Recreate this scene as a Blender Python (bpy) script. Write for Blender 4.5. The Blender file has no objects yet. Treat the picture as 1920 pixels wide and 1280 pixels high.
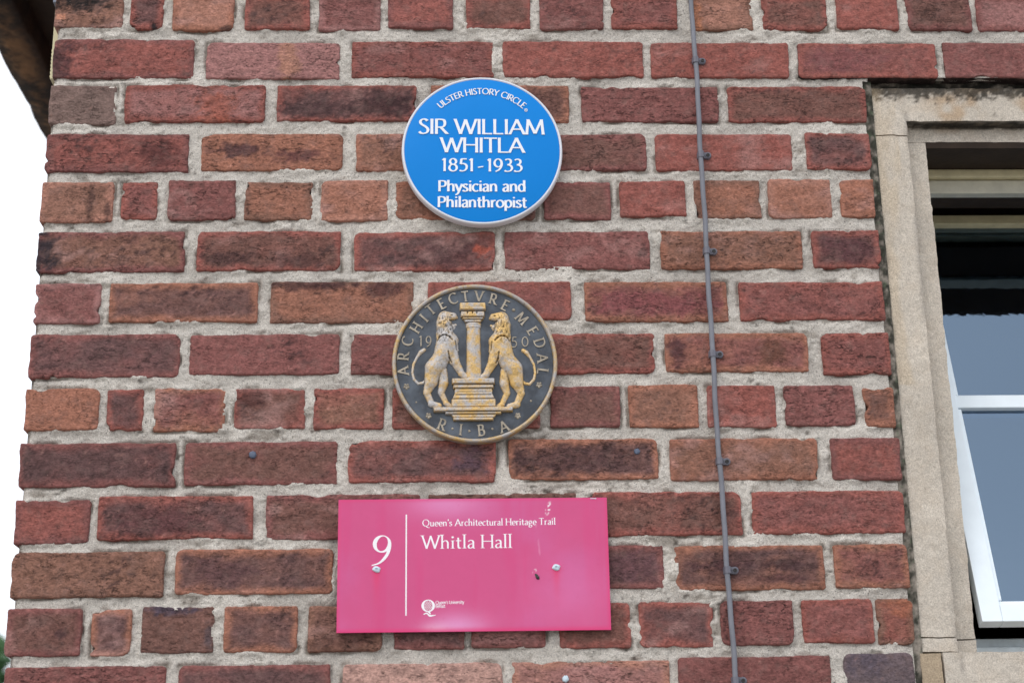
import bpy, bmesh, math, random
import numpy as np
from mathutils import Matrix, Vector

# ------------------------------------------------------------------ camera, sky, sun, exposure
SC = bpy.context.scene
COL = SC.collection
rad = math.radians
Z0 = 2.85                                   # height of the datum course above the ground

cam_d = bpy.data.cameras.new("camera")
cam = bpy.data.objects.new("camera", cam_d)
COL.objects.link(cam)
R_ = Vector((0.99932648, -0.03296991, -0.01611152))
U_ = Vector((0.00512621, -0.3093239, 0.95094293))
F_ = Vector((0.03633618, 0.95038503, 0.30894655))
m3 = Matrix((R_, U_, -F_)).transposed()
cam.matrix_world = Matrix.Translation((0.57435283, -2.19042883, 1.60047404)) @ m3.to_4x4()
cam_d.sensor_width = 36.0
cam_d.lens = 36.0 * 3135.9 / 1920.0
cam_d.clip_start = 0.05
cam_d.clip_end = 2000.0
cam_d.dof.use_dof = True
cam_d.dof.focus_distance = 2.36
cam_d.dof.aperture_fstop = 5.0
SC.camera = cam

SUN_DIR = Vector((-0.42, -0.62, 0.80)).normalized()      # towards the sun
w = bpy.data.worlds.new("World")
SC.world = w
w.use_nodes = True
nt = w.node_tree
bg = nt.nodes["Background"]
sky = nt.nodes.new("ShaderNodeTexSky")
sky.sky_type = 'NISHITA'
sky.sun_disc = False
sky.sun_elevation = math.asin(SUN_DIR.z)
sky.sun_rotation = math.atan2(SUN_DIR.x, SUN_DIR.y)
sky.air_density = 1.0
sky.dust_density = 3.0
tc = nt.nodes.new("ShaderNodeTexCoord")
cn = nt.nodes.new("ShaderNodeTexNoise")
cn.inputs["Scale"].default_value = 1.6
cn.inputs["Detail"].default_value = 5.0
nt.links.new(tc.outputs["Generated"], cn.inputs["Vector"])
cr = nt.nodes.new("ShaderNodeMapRange")
cr.inputs[1].default_value = 0.35
cr.inputs[2].default_value = 0.65
cr.inputs[3].default_value = 0.62
cr.inputs[4].default_value = 0.95
nt.links.new(cn.outputs["Fac"], cr.inputs[0])
cm = nt.nodes.new("ShaderNodeMixRGB")
nt.links.new(cr.outputs[0], cm.inputs[0])
nt.links.new(sky.outputs[0], cm.inputs[1])
cm.inputs[2].default_value = (9.0, 9.3, 9.9, 1)      # bright cloud cover
nt.links.new(cm.outputs[0], bg.inputs["Color"])
bg.inputs["Strength"].default_value = 0.12

sun_d = bpy.data.lights.new("sun", 'SUN')
sun_d.energy = 0.6
sun_d.angle = rad(35)
sun_d.color = (1.0, 0.95, 0.88)
sun = bpy.data.objects.new("sun", sun_d)
sun.rotation_euler = (-SUN_DIR).to_track_quat('-Z', 'Y').to_euler()
COL.objects.link(sun)

SC.view_settings.view_transform = 'Standard'
SC.view_settings.look = 'None'
SC.view_settings.gamma = 1.0
SC.view_settings.use_curve_mapping = False
SC.view_settings.exposure = 0.42

# ------------------------------------------------------------------ helpers
def lin(c):
    a = np.asarray(c, dtype=float) / 255.0
    return np.where(a <= 0.04045, a / 12.92, ((a + 0.055) / 1.055) ** 2.4)

def sm(a, b, x):
    t = np.clip((x - a) / (b - a), 0, 1)
    return t * t * (3 - 2 * t)

def hsh(ix, iy, seed):
    n = (ix.astype(np.int64) * 374761393 + iy.astype(np.int64) * 668265263 + int(seed) * 974634777) & 0xffffffff
    n = ((n ^ (n >> 13)) * 1274126177) & 0xffffffff
    n = ((n ^ (n >> 15)) * 2246822519) & 0xffffffff
    return ((n ^ (n >> 16)) & 0xffff) / 65535.0

def vn(x, y, seed):
    x = np.asarray(x, float); y = np.asarray(y, float)
    x, y = np.broadcast_arrays(x, y)
    ix = np.floor(x); iy = np.floor(y)
    fx = x - ix; fy = y - iy
    fx = fx * fx * (3 - 2 * fx); fy = fy * fy * (3 - 2 * fy)
    a = hsh(ix, iy, seed); b = hsh(ix + 1, iy, seed)
    c = hsh(ix, iy + 1, seed); d = hsh(ix + 1, iy + 1, seed)
    return ((a + (b - a) * fx) + ((c + (d - c) * fx) - (a + (b - a) * fx)) * fy) * 2 - 1

def fbm(x, y, seed, octv=4, gain=0.5):
    s = 0; a = 1.0; t = 0; f = 1.0
    for o in range(octv):
        s = s + a * vn(x * f + o * 17.3, y * f - o * 9.1, seed + o * 31)
        t += a; a *= gain; f *= 2.03
    return s / t * 1.5

def tag(o, label=None, cat=None, group=None, kind=None):
    if label: o["label"] = label
    if cat: o["category"] = cat
    if group: o["group"] = group
    if kind: o["kind"] = kind
    return o

def empty(name, loc, label, cat, group=None):
    o = bpy.data.objects.new(name, None)
    o.location = loc
    o.empty_display_size = 0.05
    COL.objects.link(o)
    return tag(o, label, cat, group)

def mesh_obj(name, V, Fc, mat, parent=None, smooth=False, tone=None, origin=None):
    """V in world coordinates; the object sits at `origin` (default its centre)"""
    V = np.asarray(V, float)
    if origin is None:
        origin = (V.min(0) + V.max(0)) / 2
    origin = np.asarray(origin, float)
    me = bpy.data.meshes.new(name)
    if isinstance(Fc, np.ndarray):
        n = len(Fc); k = Fc.shape[1]
        me.vertices.add(len(V))
        me.vertices.foreach_set("co", (V - origin).astype(np.float32).ravel())
        me.loops.add(n * k)
        me.loops.foreach_set("vertex_index", Fc.astype(np.int32).ravel())
        me.polygons.add(n)
        me.polygons.foreach_set("loop_start", np.arange(0, n * k, k, dtype=np.int32))
        me.update(calc_edges=True)
    else:
        me.from_pydata([tuple(p) for p in (V - origin)], [], Fc)
        me.update()
    me.polygons.foreach_set("use_smooth", [smooth] * len(me.polygons))
    if tone is not None:
        at = me.color_attributes.new("tone", 'FLOAT_COLOR', 'POINT')
        c = np.ones((len(V), 4), np.float32); c[:, :3] = tone
        at.data.foreach_set("color", c.ravel())
    me.materials.append(mat)
    o = bpy.data.objects.new(name, me)
    COL.objects.link(o)
    if parent is not None:
        o.parent = parent
        o.location = origin - np.array(world_loc(parent))
    else:
        o.location = origin
    return o

def world_loc(o):
    l = np.array(o.location)
    while o.parent is not None:
        o = o.parent
        l = l + np.array(o.location)
    return l

class MB:
    def __init__(s): s.v = []; s.f = []
    def add(s, V, Fc):
        b = len(s.v); s.v += [tuple(p) for p in V]; s.f += [tuple(i + b for i in f) for f in Fc]
    def box(s, x0, x1, y0, y1, z0, z1, bev=0.0):
        bm = bmesh.new()
        bmesh.ops.create_cube(bm, size=1.0)
        for v in bm.verts:
            v.co = ((x0 + x1) / 2 + v.co.x * (x1 - x0), (y0 + y1) / 2 + v.co.y * (y1 - y0), (z0 + z1) / 2 + v.co.z * (z1 - z0))
        if bev > 0:
            bmesh.ops.bevel(bm, geom=bm.edges[:], offset=bev, segments=2, affect='EDGES', profile=0.6)
        bm.verts.index_update()
        s.add([v.co[:] for v in bm.verts], [[v.index for v in f.verts] for f in bm.faces]); bm.free()
    def tube(s, pts, r, n=10, cap=True):
        P = [Vector(p) for p in pts]; rings = []
        for i, p in enumerate(P):
            t = (P[min(i + 1, len(P) - 1)] - P[max(i - 1, 0)]).normalized()
            a = t.cross(Vector((0, 1, 0)))
            if a.length < 1e-3: a = t.cross(Vector((1, 0, 0)))
            a.normalize(); b = t.cross(a)
            rr = r[i] if isinstance(r, (list, tuple)) else r
            rings.append([p + a * (math.cos(k * 2 * math.pi / n) * rr) + b * (math.sin(k * 2 * math.pi / n) * rr) for k in range(n)])
        V = [v for g in rings for v in g]; Fc = []
        for i in range(len(P) - 1):
            for k in range(n):
                Fc.append((i * n + k, i * n + (k + 1) % n, (i + 1) * n + (k + 1) % n, (i + 1) * n + k))
        if cap:
            Fc.append(tuple(range(n))[::-1]); Fc.append(tuple((len(P) - 1) * n + k for k in range(n)))
        s.add(V, Fc)
    def disc(s, cx, y, cz, prof, n=96):
        """lathe about the y axis: prof = [(radius, y)...] from the centre of the front to the back"""
        V = []; Fc = []; base = []
        for (r, yy) in prof:
            if r < 1e-9:
                base.append((len(V), 1)); V.append((cx, y + yy, cz))
            else:
                base.append((len(V), n))
                V += [(cx + r * math.cos(2 * math.pi * k / n), y + yy, cz + r * math.sin(2 * math.pi * k / n)) for k in range(n)]
        for (a, na), (b, nb) in zip(base[:-1], base[1:]):
            for k in range(n):
                k2 = (k + 1) % n
                if na == 1: Fc.append((a, b + k, b + k2))
                elif nb == 1: Fc.append((a + k, b, a + k2))
                else: Fc.append((a + k, b + k, b + k2, a + k2))
        s.add(V, Fc)
    def build(s, name, mat, parent=None, smooth=False, origin=None):
        o = mesh_obj(name, s.v, s.f, mat, parent, smooth, None, origin)
        if smooth:
            o.data.set_sharp_from_angle(angle=rad(35))
        return o

# ------------------------------------------------------------------ materials
def new_mat(name):
    m = bpy.data.materials.new(name); m.use_nodes = True
    return m, m.node_tree, m.node_tree.nodes["Principled BSDF"]

def N(nt, t, **kw):
    n = nt.nodes.new(t)
    for k, v in kw.items():
        if k in n.inputs: n.inputs[k].default_value = v
        else: setattr(n, k, v)
    return n

def pos_node(nt, scale=(1, 1, 1)):
    g = nt.nodes.new("ShaderNodeNewGeometry")
    mp = nt.nodes.new("ShaderNodeMapping")
    mp.inputs["Scale"].default_value = scale
    nt.links.new(g.outputs["Position"], mp.inputs["Vector"])
    return mp.outputs[0]

def noise(nt, vec, scale, detail=4.0, rough=0.55):
    n = N(nt, "ShaderNodeTexNoise", Scale=scale, Detail=detail, Roughness=rough)
    nt.links.new(vec, n.inputs["Vector"])
    return n.outputs["Fac"]

def remap(nt, v, a, b, c, d, clamp=True):
    n = nt.nodes.new("ShaderNodeMapRange"); n.clamp = clamp
    for i, x in enumerate((a, b, c, d)): n.inputs[i + 1].default_value = x
    nt.links.new(v, n.inputs[0])
    return n.outputs[0]

def mathn(nt, op, a, b):
    n = nt.nodes.new("ShaderNodeMath"); n.operation = op
    for i, x in enumerate((a, b)):
        if isinstance(x, (int, float)): n.inputs[i].default_value = x
        else: nt.links.new(x, n.inputs[i])
    return n.outputs[0]

def mixc(nt, fac, a, b, mode='MIX'):
    n = nt.nodes.new("ShaderNodeMixRGB"); n.blend_type = mode
    for i, x in enumerate((fac, a, b)):
        if isinstance(x, (int, float)): n.inputs[i].default_value = x
        elif isinstance(x, (tuple, list, np.ndarray)): n.inputs[i].default_value = (*x[:3], 1)
        else: nt.links.new(x, n.inputs[i])
    return n.outputs[0]

def bump(nt, h, strength, dist, prev=None):
    n = N(nt, "ShaderNodeBump", Strength=strength, Distance=dist)
    nt.links.new(h, n.inputs["Height"])
    if prev is not None: nt.links.new(prev, n.inputs["Normal"])
    return n.outputs[0]

def attr(nt):
    n = nt.nodes.new("ShaderNodeAttribute"); n.attribute_name = "tone"
    return n.outputs["Color"]

def mat_brick():
    m, nt, b = new_mat("fired_brick")
    p = pos_node(nt); ps = pos_node(nt, (0.72, 1, 1.1))
    base = attr(nt)
    f1 = noise(nt, ps, 170, 5, 0.65)
    f2 = noise(nt, p, 900, 3, 0.6)
    f3 = noise(nt, ps, 420, 4, 0.6)
    c = mixc(nt, 1.0, base, remap(nt, f1, 0.3, 0.7, 0.66, 1.32, False), 'MULTIPLY')
    c = mixc(nt, 1.0, c, remap(nt, f3, 0.3, 0.7, 0.70, 1.3, False), 'MULTIPLY')
    # drag creases
    pc = pos_node(nt, (0.36, 1, 1.0))
    wv = noise(nt, pc, 300, 3, 0.6)
    gate = remap(nt, noise(nt, p, 40, 3), 0.47, 0.60, 0.0, 1.0)
    crease = mathn(nt, 'MULTIPLY', remap(nt, wv, 0.57, 0.68, 0.0, 1.0), gate)
    pd = pos_node(nt, (0.34, 1, 1.0))
    w2 = noise(nt, pd, 120, 4, 0.6)
    gate2 = remap(nt, noise(nt, p, 21, 3), 0.46, 0.58, 0.0, 1.0)
    tear = mathn(nt, 'MULTIPLY', remap(nt, mathn(nt, 'ABSOLUTE', mathn(nt, 'SUBTRACT', w2, 0.56), 0), 0.0, 0.014, 1.0, 0.0), gate2)
    crease = mathn(nt, 'MAXIMUM', crease, tear)
    oi = nt.nodes.new("ShaderNodeObjectInfo")
    own = remap(nt, oi.outputs["Random"], 0.0, 1.0, 0.12, 1.25)
    crease = mathn(nt, 'MULTIPLY', crease, own)
    c = mixc(nt, mathn(nt, 'MULTIPLY', crease, 0.6), c, lin((50, 35, 34)))
    grey = remap(nt, noise(nt, p, 55, 4, 0.6), 0.5, 0.72, 0.0, 0.35)
    c = mixc(nt, grey, c, lin((126, 102, 96)))
    # pits
    vo = N(nt, "ShaderNodeTexVoronoi", Scale=330.0); nt.links.new(ps, vo.inputs["Vector"])
    pit = mathn(nt, 'MULTIPLY', remap(nt, vo.outputs["Distance"], 0.10, 0.22, 1, 0), remap(nt, noise(nt, p, 60, 2), 0.5, 0.62, 0, 1))
    c = mixc(nt, mathn(nt, 'MULTIPLY', pit, 0.7), c, lin((48, 34, 34)))
    # pale lime specks
    vo2 = N(nt, "ShaderNodeTexVoronoi", Scale=210.0); nt.links.new(p, vo2.inputs["Vector"])
    sp = mathn(nt, 'MULTIPLY', remap(nt, vo2.outputs["Distance"], 0.05, 0.11, 1, 0), remap(nt, noise(nt, p, 75, 2), 0.58, 0.66, 0, 1))
    c = mixc(nt, mathn(nt, 'MULTIPLY', sp, 0.55), c, lin((205, 180, 165)))
    nt.links.new(c, b.inputs["Base Color"])
    b.inputs["Roughness"].default_value = 0.88
    b.inputs["Specular IOR Level"].default_value = 0.25
    h = mathn(nt, 'ADD', mathn(nt, 'MULTIPLY', f1, remap(nt, oi.outputs["Random"], 0.0, 1.0, 0.35, 1.15)), mathn(nt, 'MULTIPLY', f3, 0.6))
    h = mathn(nt, 'SUBTRACT', h, mathn(nt, 'MULTIPLY', crease, 0.9))
    h = mathn(nt, 'SUBTRACT', h, mathn(nt, 'MULTIPLY', pit, 0.6))
    nb = bump(nt, h, 1.0, 0.0024)
    nb = bump(nt, f2, 0.5, 0.0006, nb)
    nt.links.new(nb, b.inputs["Normal"])
    return m

def mat_mortar():
    m, nt, b = new_mat("lime_mortar")
    p = pos_node(nt)
    base = attr(nt)
    g1 = noise(nt, p, 620, 4, 0.7); g2 = noise(nt, p, 190, 5, 0.65); g3 = noise(nt, p, 1500, 2, 0.6)
    c = mixc(nt, 1.0, base, remap(nt, g1, 0.3, 0.7, 0.62, 1.3, False), 'MULTIPLY')
    c = mixc(nt, 1.0, c, remap(nt, g3, 0.3, 0.7, 0.88, 1.12, False), 'MULTIPLY')
    vo = N(nt, "ShaderNodeTexVoronoi", Scale=260.0); nt.links.new(p, vo.inputs["Vector"])
    dk = mathn(nt, 'MULTIPLY', remap(nt, vo.outputs["Distance"], 0.10, 0.2, 1, 0), remap(nt, noise(nt, p, 140, 2), 0.50, 0.58, 0, 1))
    c = mixc(nt, mathn(nt, 'MULTIPLY', dk, 0.85), c, lin((70, 62, 56)))
    vo2 = N(nt, "ShaderNodeTexVoronoi", Scale=400.0); nt.links.new(p, vo2.inputs["Vector"])
    lt = mathn(nt, 'MULTIPLY', remap(nt, vo2.outputs["Distance"], 0.12, 0.22, 1, 0), remap(nt, noise(nt, p, 120, 2), 0.52, 0.62, 0, 1))
    c = mixc(nt, mathn(nt, 'MULTIPLY', lt, 0.6), c, lin((226, 222, 216)))
    nt.links.new(c, b.inputs["Base Color"])
    b.inputs["Roughness"].default_value = 0.95
    b.inputs["Specular IOR Level"].default_value = 0.15
    h = mathn(nt, 'ADD', mathn(nt, 'MULTIPLY', g2, 1.2), mathn(nt, 'MULTIPLY', g1, 0.8))
    h = mathn(nt, 'SUBTRACT', h, mathn(nt, 'MULTIPLY', dk, 0.8))
    nb = bump(nt, h, 1.0, 0.0040)
    nt.links.new(nb, b.inputs["Normal"])
    return m

def mat_stone(name, tinted=True, col=(200, 186, 166), dark=0.5):
    m, nt, b = new_mat(name)
    p = pos_node(nt)
    base = attr(nt) if tinted else None
    g1 = noise(nt, p, 520, 4, 0.7); g2 = noise(nt, p, 45, 4, 0.6); g3 = noise(nt, p, 160, 4, 0.6)
    col0 = base if tinted else mixc(nt, 0.0, lin(col), lin(col))
    c = mixc(nt, 1.0, col0, remap(nt, g1, 0.3, 0.7, 0.66, 1.3, False), 'MULTIPLY')
    c = mixc(nt, 1.0, c, remap(nt, g3, 0.3, 0.7, 0.90, 1.1, False), 'MULTIPLY')
    c = mixc(nt, remap(nt, noise(nt, p, 330, 4, 0.7), 0.56, 0.72, 0.0, 0.45), c, lin((120, 112, 102)))
    c = mixc(nt, remap(nt, g2, 0.48, 0.70, 0.0, 0.22), c, lin((182, 164, 142)))
    nt.links.new(c, b.inputs["Base Color"])
    b.inputs["Roughness"].default_value = 0.92
    b.inputs["Specular IOR Level"].default_value = 0.2
    nb = bump(nt, mathn(nt, 'ADD', g1, g3), 0.7, 0.0012)
    nt.links.new(nb, b.inputs["Normal"])
    return m

def mat_plain(name, col, rough=0.5, spec=0.5, metal=0.0, var=0.08, scale=60, bumpd=0.0, bscale=300):
    m, nt, b = new_mat(name)
    p = pos_node(nt)
    n1 = noise(nt, p, scale, 4, 0.6)
    c = mixc(nt, 1.0, lin(col), remap(nt, n1, 0.3, 0.7, 1 - var, 1 + var, False), 'MULTIPLY')
    nt.links.new(c, b.inputs["Base Color"])
    b.inputs["Roughness"].default_value = rough
    b.inputs["Specular IOR Level"].default_value = spec
    b.inputs["Metallic"].default_value = metal
    if bumpd > 0:
        nt.links.new(bump(nt, noise(nt, p, bscale, 3), 0.6, bumpd), b.inputs["Normal"])
    return m

def mat_tone(name, rough=0.4, spec=0.5, var=0.04, scale=90):
    m, nt, b = new_mat(name)
    p = pos_node(nt)
    c = mixc(nt, 1.0, attr(nt), remap(nt, noise(nt, p, scale, 4, 0.6), 0.3, 0.7, 1 - var, 1 + var, False), 'MULTIPLY')
    nt.links.new(c, b.inputs["Base Color"])
    b.inputs["Roughness"].default_value = rough
    b.inputs["Specular IOR Level"].default_value = spec
    return m

def mat_gilt(name, gold_lo=0.40, gold_hi=0.60, toned=True):
    m, nt, b = new_mat(name)
    p = pos_node(nt)
    n1 = noise(nt, p, 75, 5, 0.65); n2 = noise(nt, p, 260, 4, 0.6); n3 = noise(nt, p, 700, 3, 0.6)
    k = mathn(nt, 'ADD', mathn(nt, 'MULTIPLY', n1, 0.75), mathn(nt, 'MULTIPLY', n2, 0.25))
    c = mixc(nt, remap(nt, k, gold_lo, gold_hi, 0, 1), lin((166, 163, 162)), lin((194, 160, 100)))
    c = mixc(nt, remap(nt, n2, 0.58, 0.72, 0, 0.7), c, lin((96, 88, 80)))
    c = mixc(nt, remap(nt, n3, 0.60, 0.72, 0, 0.5), c, lin((226, 210, 170)))
    if toned: c = mixc(nt, 1.0, c, attr(nt), 'MULTIPLY')      # patina and painted shading in the hollows, wear on the high spots
    nt.links.new(c, b.inputs["Base Color"])
    b.inputs["Roughness"].default_value = 0.5
    b.inputs["Metallic"].default_value = 0.25
    nt.links.new(bump(nt, mathn(nt, 'ADD', n2, n3), 0.6, 0.0007), b.inputs["Normal"])
    return m

def mat_field():
    m, nt, b = new_mat("dark_bronze")
    p = pos_node(nt)
    n1 = noise(nt, p, 35, 5, 0.6); n2 = noise(nt, p, 300, 4, 0.6)
    c = mixc(nt, remap(nt, n1, 0.4, 0.66, 0, 1), lin((54, 59, 66)), lin((84, 91, 100)))
    c = mixc(nt, remap(nt, n2, 0.6, 0.75, 0, 0.35), c, lin((120, 112, 98)))
    nt.links.new(c, b.inputs["Base Color"])
    b.inputs["Roughness"].default_value = 0.42
    b.inputs["Metallic"].default_value = 0.3
    nt.links.new(bump(nt, n2, 0.35, 0.0005), b.inputs["Normal"])
    return m

def mat_glass():
    m, nt, b = new_mat("window_glass")
    out = nt.nodes["Material Output"]; nt.nodes.remove(b)
    tr = N(nt, "ShaderNodeBsdfTransparent"); tr.inputs[0].default_value = (0.5, 0.53, 0.55, 1)
    gl = N(nt, "ShaderNodeBsdfGlossy"); gl.inputs["Roughness"].default_value = 0.03
    gl.inputs[0].default_value = (0.56, 0.76, 1, 1)
    fr = N(nt, "ShaderNodeFresnel", IOR=2.9)
    nb = bump(nt, noise(nt, pos_node(nt), 55, 2), 0.045, 0.002)
    nt.links.new(nb, gl.inputs["Normal"]); nt.links.new(nb, fr.inputs["Normal"])
    mx = nt.nodes.new("ShaderNodeMixShader")
    nt.links.new(fr.outputs[0], mx.inputs[0]); nt.links.new(tr.outputs[0], mx.inputs[1]); nt.links.new(gl.outputs[0], mx.inputs[2])
    nt.links.new(mx.outputs[0], out.inputs["Surface"])
    return m

def mat_eaves():
    m, nt, b = new_mat("stained_eaves_stone")
    p = pos_node(nt)
    n1 = noise(nt, p, 9, 5, 0.65); n2 = noise(nt, p, 60, 4, 0.6)
    c = mixc(nt, remap(nt, n1, 0.42, 0.56, 0, 1), lin((44, 38, 33)), lin((128, 98, 68)))
    sx = nt.nodes.new("ShaderNodeSeparateXYZ"); nt.links.new(pos_node(nt), sx.inputs[0])
    mid = mathn(nt, 'ABSOLUTE', mathn(nt, 'ADD', mathn(nt, 'ADD', sx.outputs[0], 0.262), mathn(nt, 'MULTIPLY', mathn(nt, 'SUBTRACT', n2, 0.5), 0.05)), 0)
    soot = remap(nt, mid, 0.008, 0.032, 0.0, 0.85)       # soot has gathered along both edges of the band
    c = mixc(nt, soot, c, lin((33, 30, 28)))
    c = mixc(nt, 1.0, c, remap(nt, n2, 0.3, 0.7, 0.7, 1.2, False), 'MULTIPLY')
    nt.links.new(c, b.inputs["Base Color"])
    b.inputs["Roughness"].default_value = 0.9
    nt.links.new(bump(nt, n2, 0.8, 0.004), b.inputs["Normal"])
    return m

M = dict(
    brick=mat_brick(), mortar=mat_mortar(), stone=mat_stone("pale_sandstone"),
    joint=mat_tone("stained_joint", 0.95, 0.1, 0.35, 260),
    blue=mat_plain("blue_enamel", (2, 128, 212), 0.42, 0.16, 0, 0.02, 12),
    white=mat_plain("white_enamel", (232, 234, 238), 0.3, 0.5, 0, 0.02, 30),
    rim=mat_plain("white_rim", (222, 224, 230), 0.35, 0.5, 0, 0.04, 30),
    pink=mat_tone("pink_vinyl", 0.42, 0.22, 0.02, 40),
    print=mat_plain("white_print", (240, 238, 242), 0.45, 0.4, 0, 0.02, 60),
    gilt=mat_gilt("worn_gilding", 0.42, 0.58), giltl=mat_gilt("silvery_worn_gilding", 0.44, 0.62), giltr=mat_gilt("golden_worn_gilding", 0.37, 0.55), rimgilt=mat_gilt("worn_gilt_rim", 0.42, 0.60, False), field=mat_field(),
    letterm=mat_plain("worn_bronze_lettering", (158, 148, 132), 0.5, 0.5, 0.25, 0.35, 120, 0.0004),
    cable=mat_plain("grey_cable_sheath", (116, 118, 126), 0.5, 0.4, 0, 0.12, 40, 0.0003, 200),
    clip=mat_plain("grey_plastic_clip", (104, 104, 114), 0.5, 0.4, 0, 0.1, 90),
    screw=mat_plain("dark_steel", (62, 60, 60), 0.5, 0.5, 0.6, 0.2, 300),
    plug=mat_plain("pale_plastic_plug", (196, 214, 224), 0.4, 0.4, 0, 0.15, 300),
    gplug=mat_plain("blue_grey_plug", (86, 96, 116), 0.5, 0.4, 0, 0.15, 300),
    frame=mat_plain("white_gloss_paint", (226, 236, 242), 0.3, 0.5, 0, 0.03, 40, 0.0002, 120),
    cream=mat_plain("aged_cream_paint", (196, 186, 150), 0.45, 0.4, 0, 0.12, 50, 0.0004, 160),
    headp=mat_plain("dusty_white_paint", (190, 186, 168), 0.4, 0.4, 0, 0.12, 45, 0.0004, 160),
    greyp=mat_plain("grey_white_paint", (206, 216, 220), 0.4, 0.4, 0, 0.14, 45, 0.0004, 160),
    timber=mat_plain("dark_timber", (48, 36, 26), 0.7, 0.3, 0, 0.3, 30, 0.001, 120),
    dark=mat_plain("dark_plaster", (60, 58, 54), 0.9, 0.2, 0, 0.1, 5),
    eaves=mat_eaves(), trunking=mat_plain("cream_plastic", (206, 198, 160), 0.4, 0.4, 0, 0.05, 20),
    lead=mat_plain("grey_metal_cap", (112, 118, 132), 0.45, 0.5, 0.5, 0.1, 40),
    paving=mat_plain("grey_paving", (150, 146, 140), 0.9, 0.2, 0, 0.15, 2, 0.004, 30),
    bark=mat_plain("bark", (92, 78, 64), 0.9, 0.2, 0, 0.3, 12, 0.01, 20),
    glass=mat_glass(),
)
def mat_leaf():
    m, nt, b = new_mat("leaf_green")
    oi = N(nt, "ShaderNodeTexNoise", Scale=2.2); nt.links.new(pos_node(nt), oi.inputs["Vector"])
    c = mixc(nt, remap(nt, oi.outputs["Fac"], 0.35, 0.65, 0, 1), (0.040, 0.10, 0.040), (0.085, 0.19, 0.065))
    nt.links.new(c, b.inputs["Base Color"]); b.inputs["Roughness"].default_value = 0.6
    b.inputs["Subsurface Weight"].default_value = 0.0
    return m
M["leaf"] = mat_leaf()

# ------------------------------------------------------------------ ground
mesh_obj("ground", [(-400, -400, 0), (400, -400, 0), (400, 400, 0), (-400, 400, 0)], [(0, 1, 2, 3)], M["paving"])["kind"] = "structure"

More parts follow.
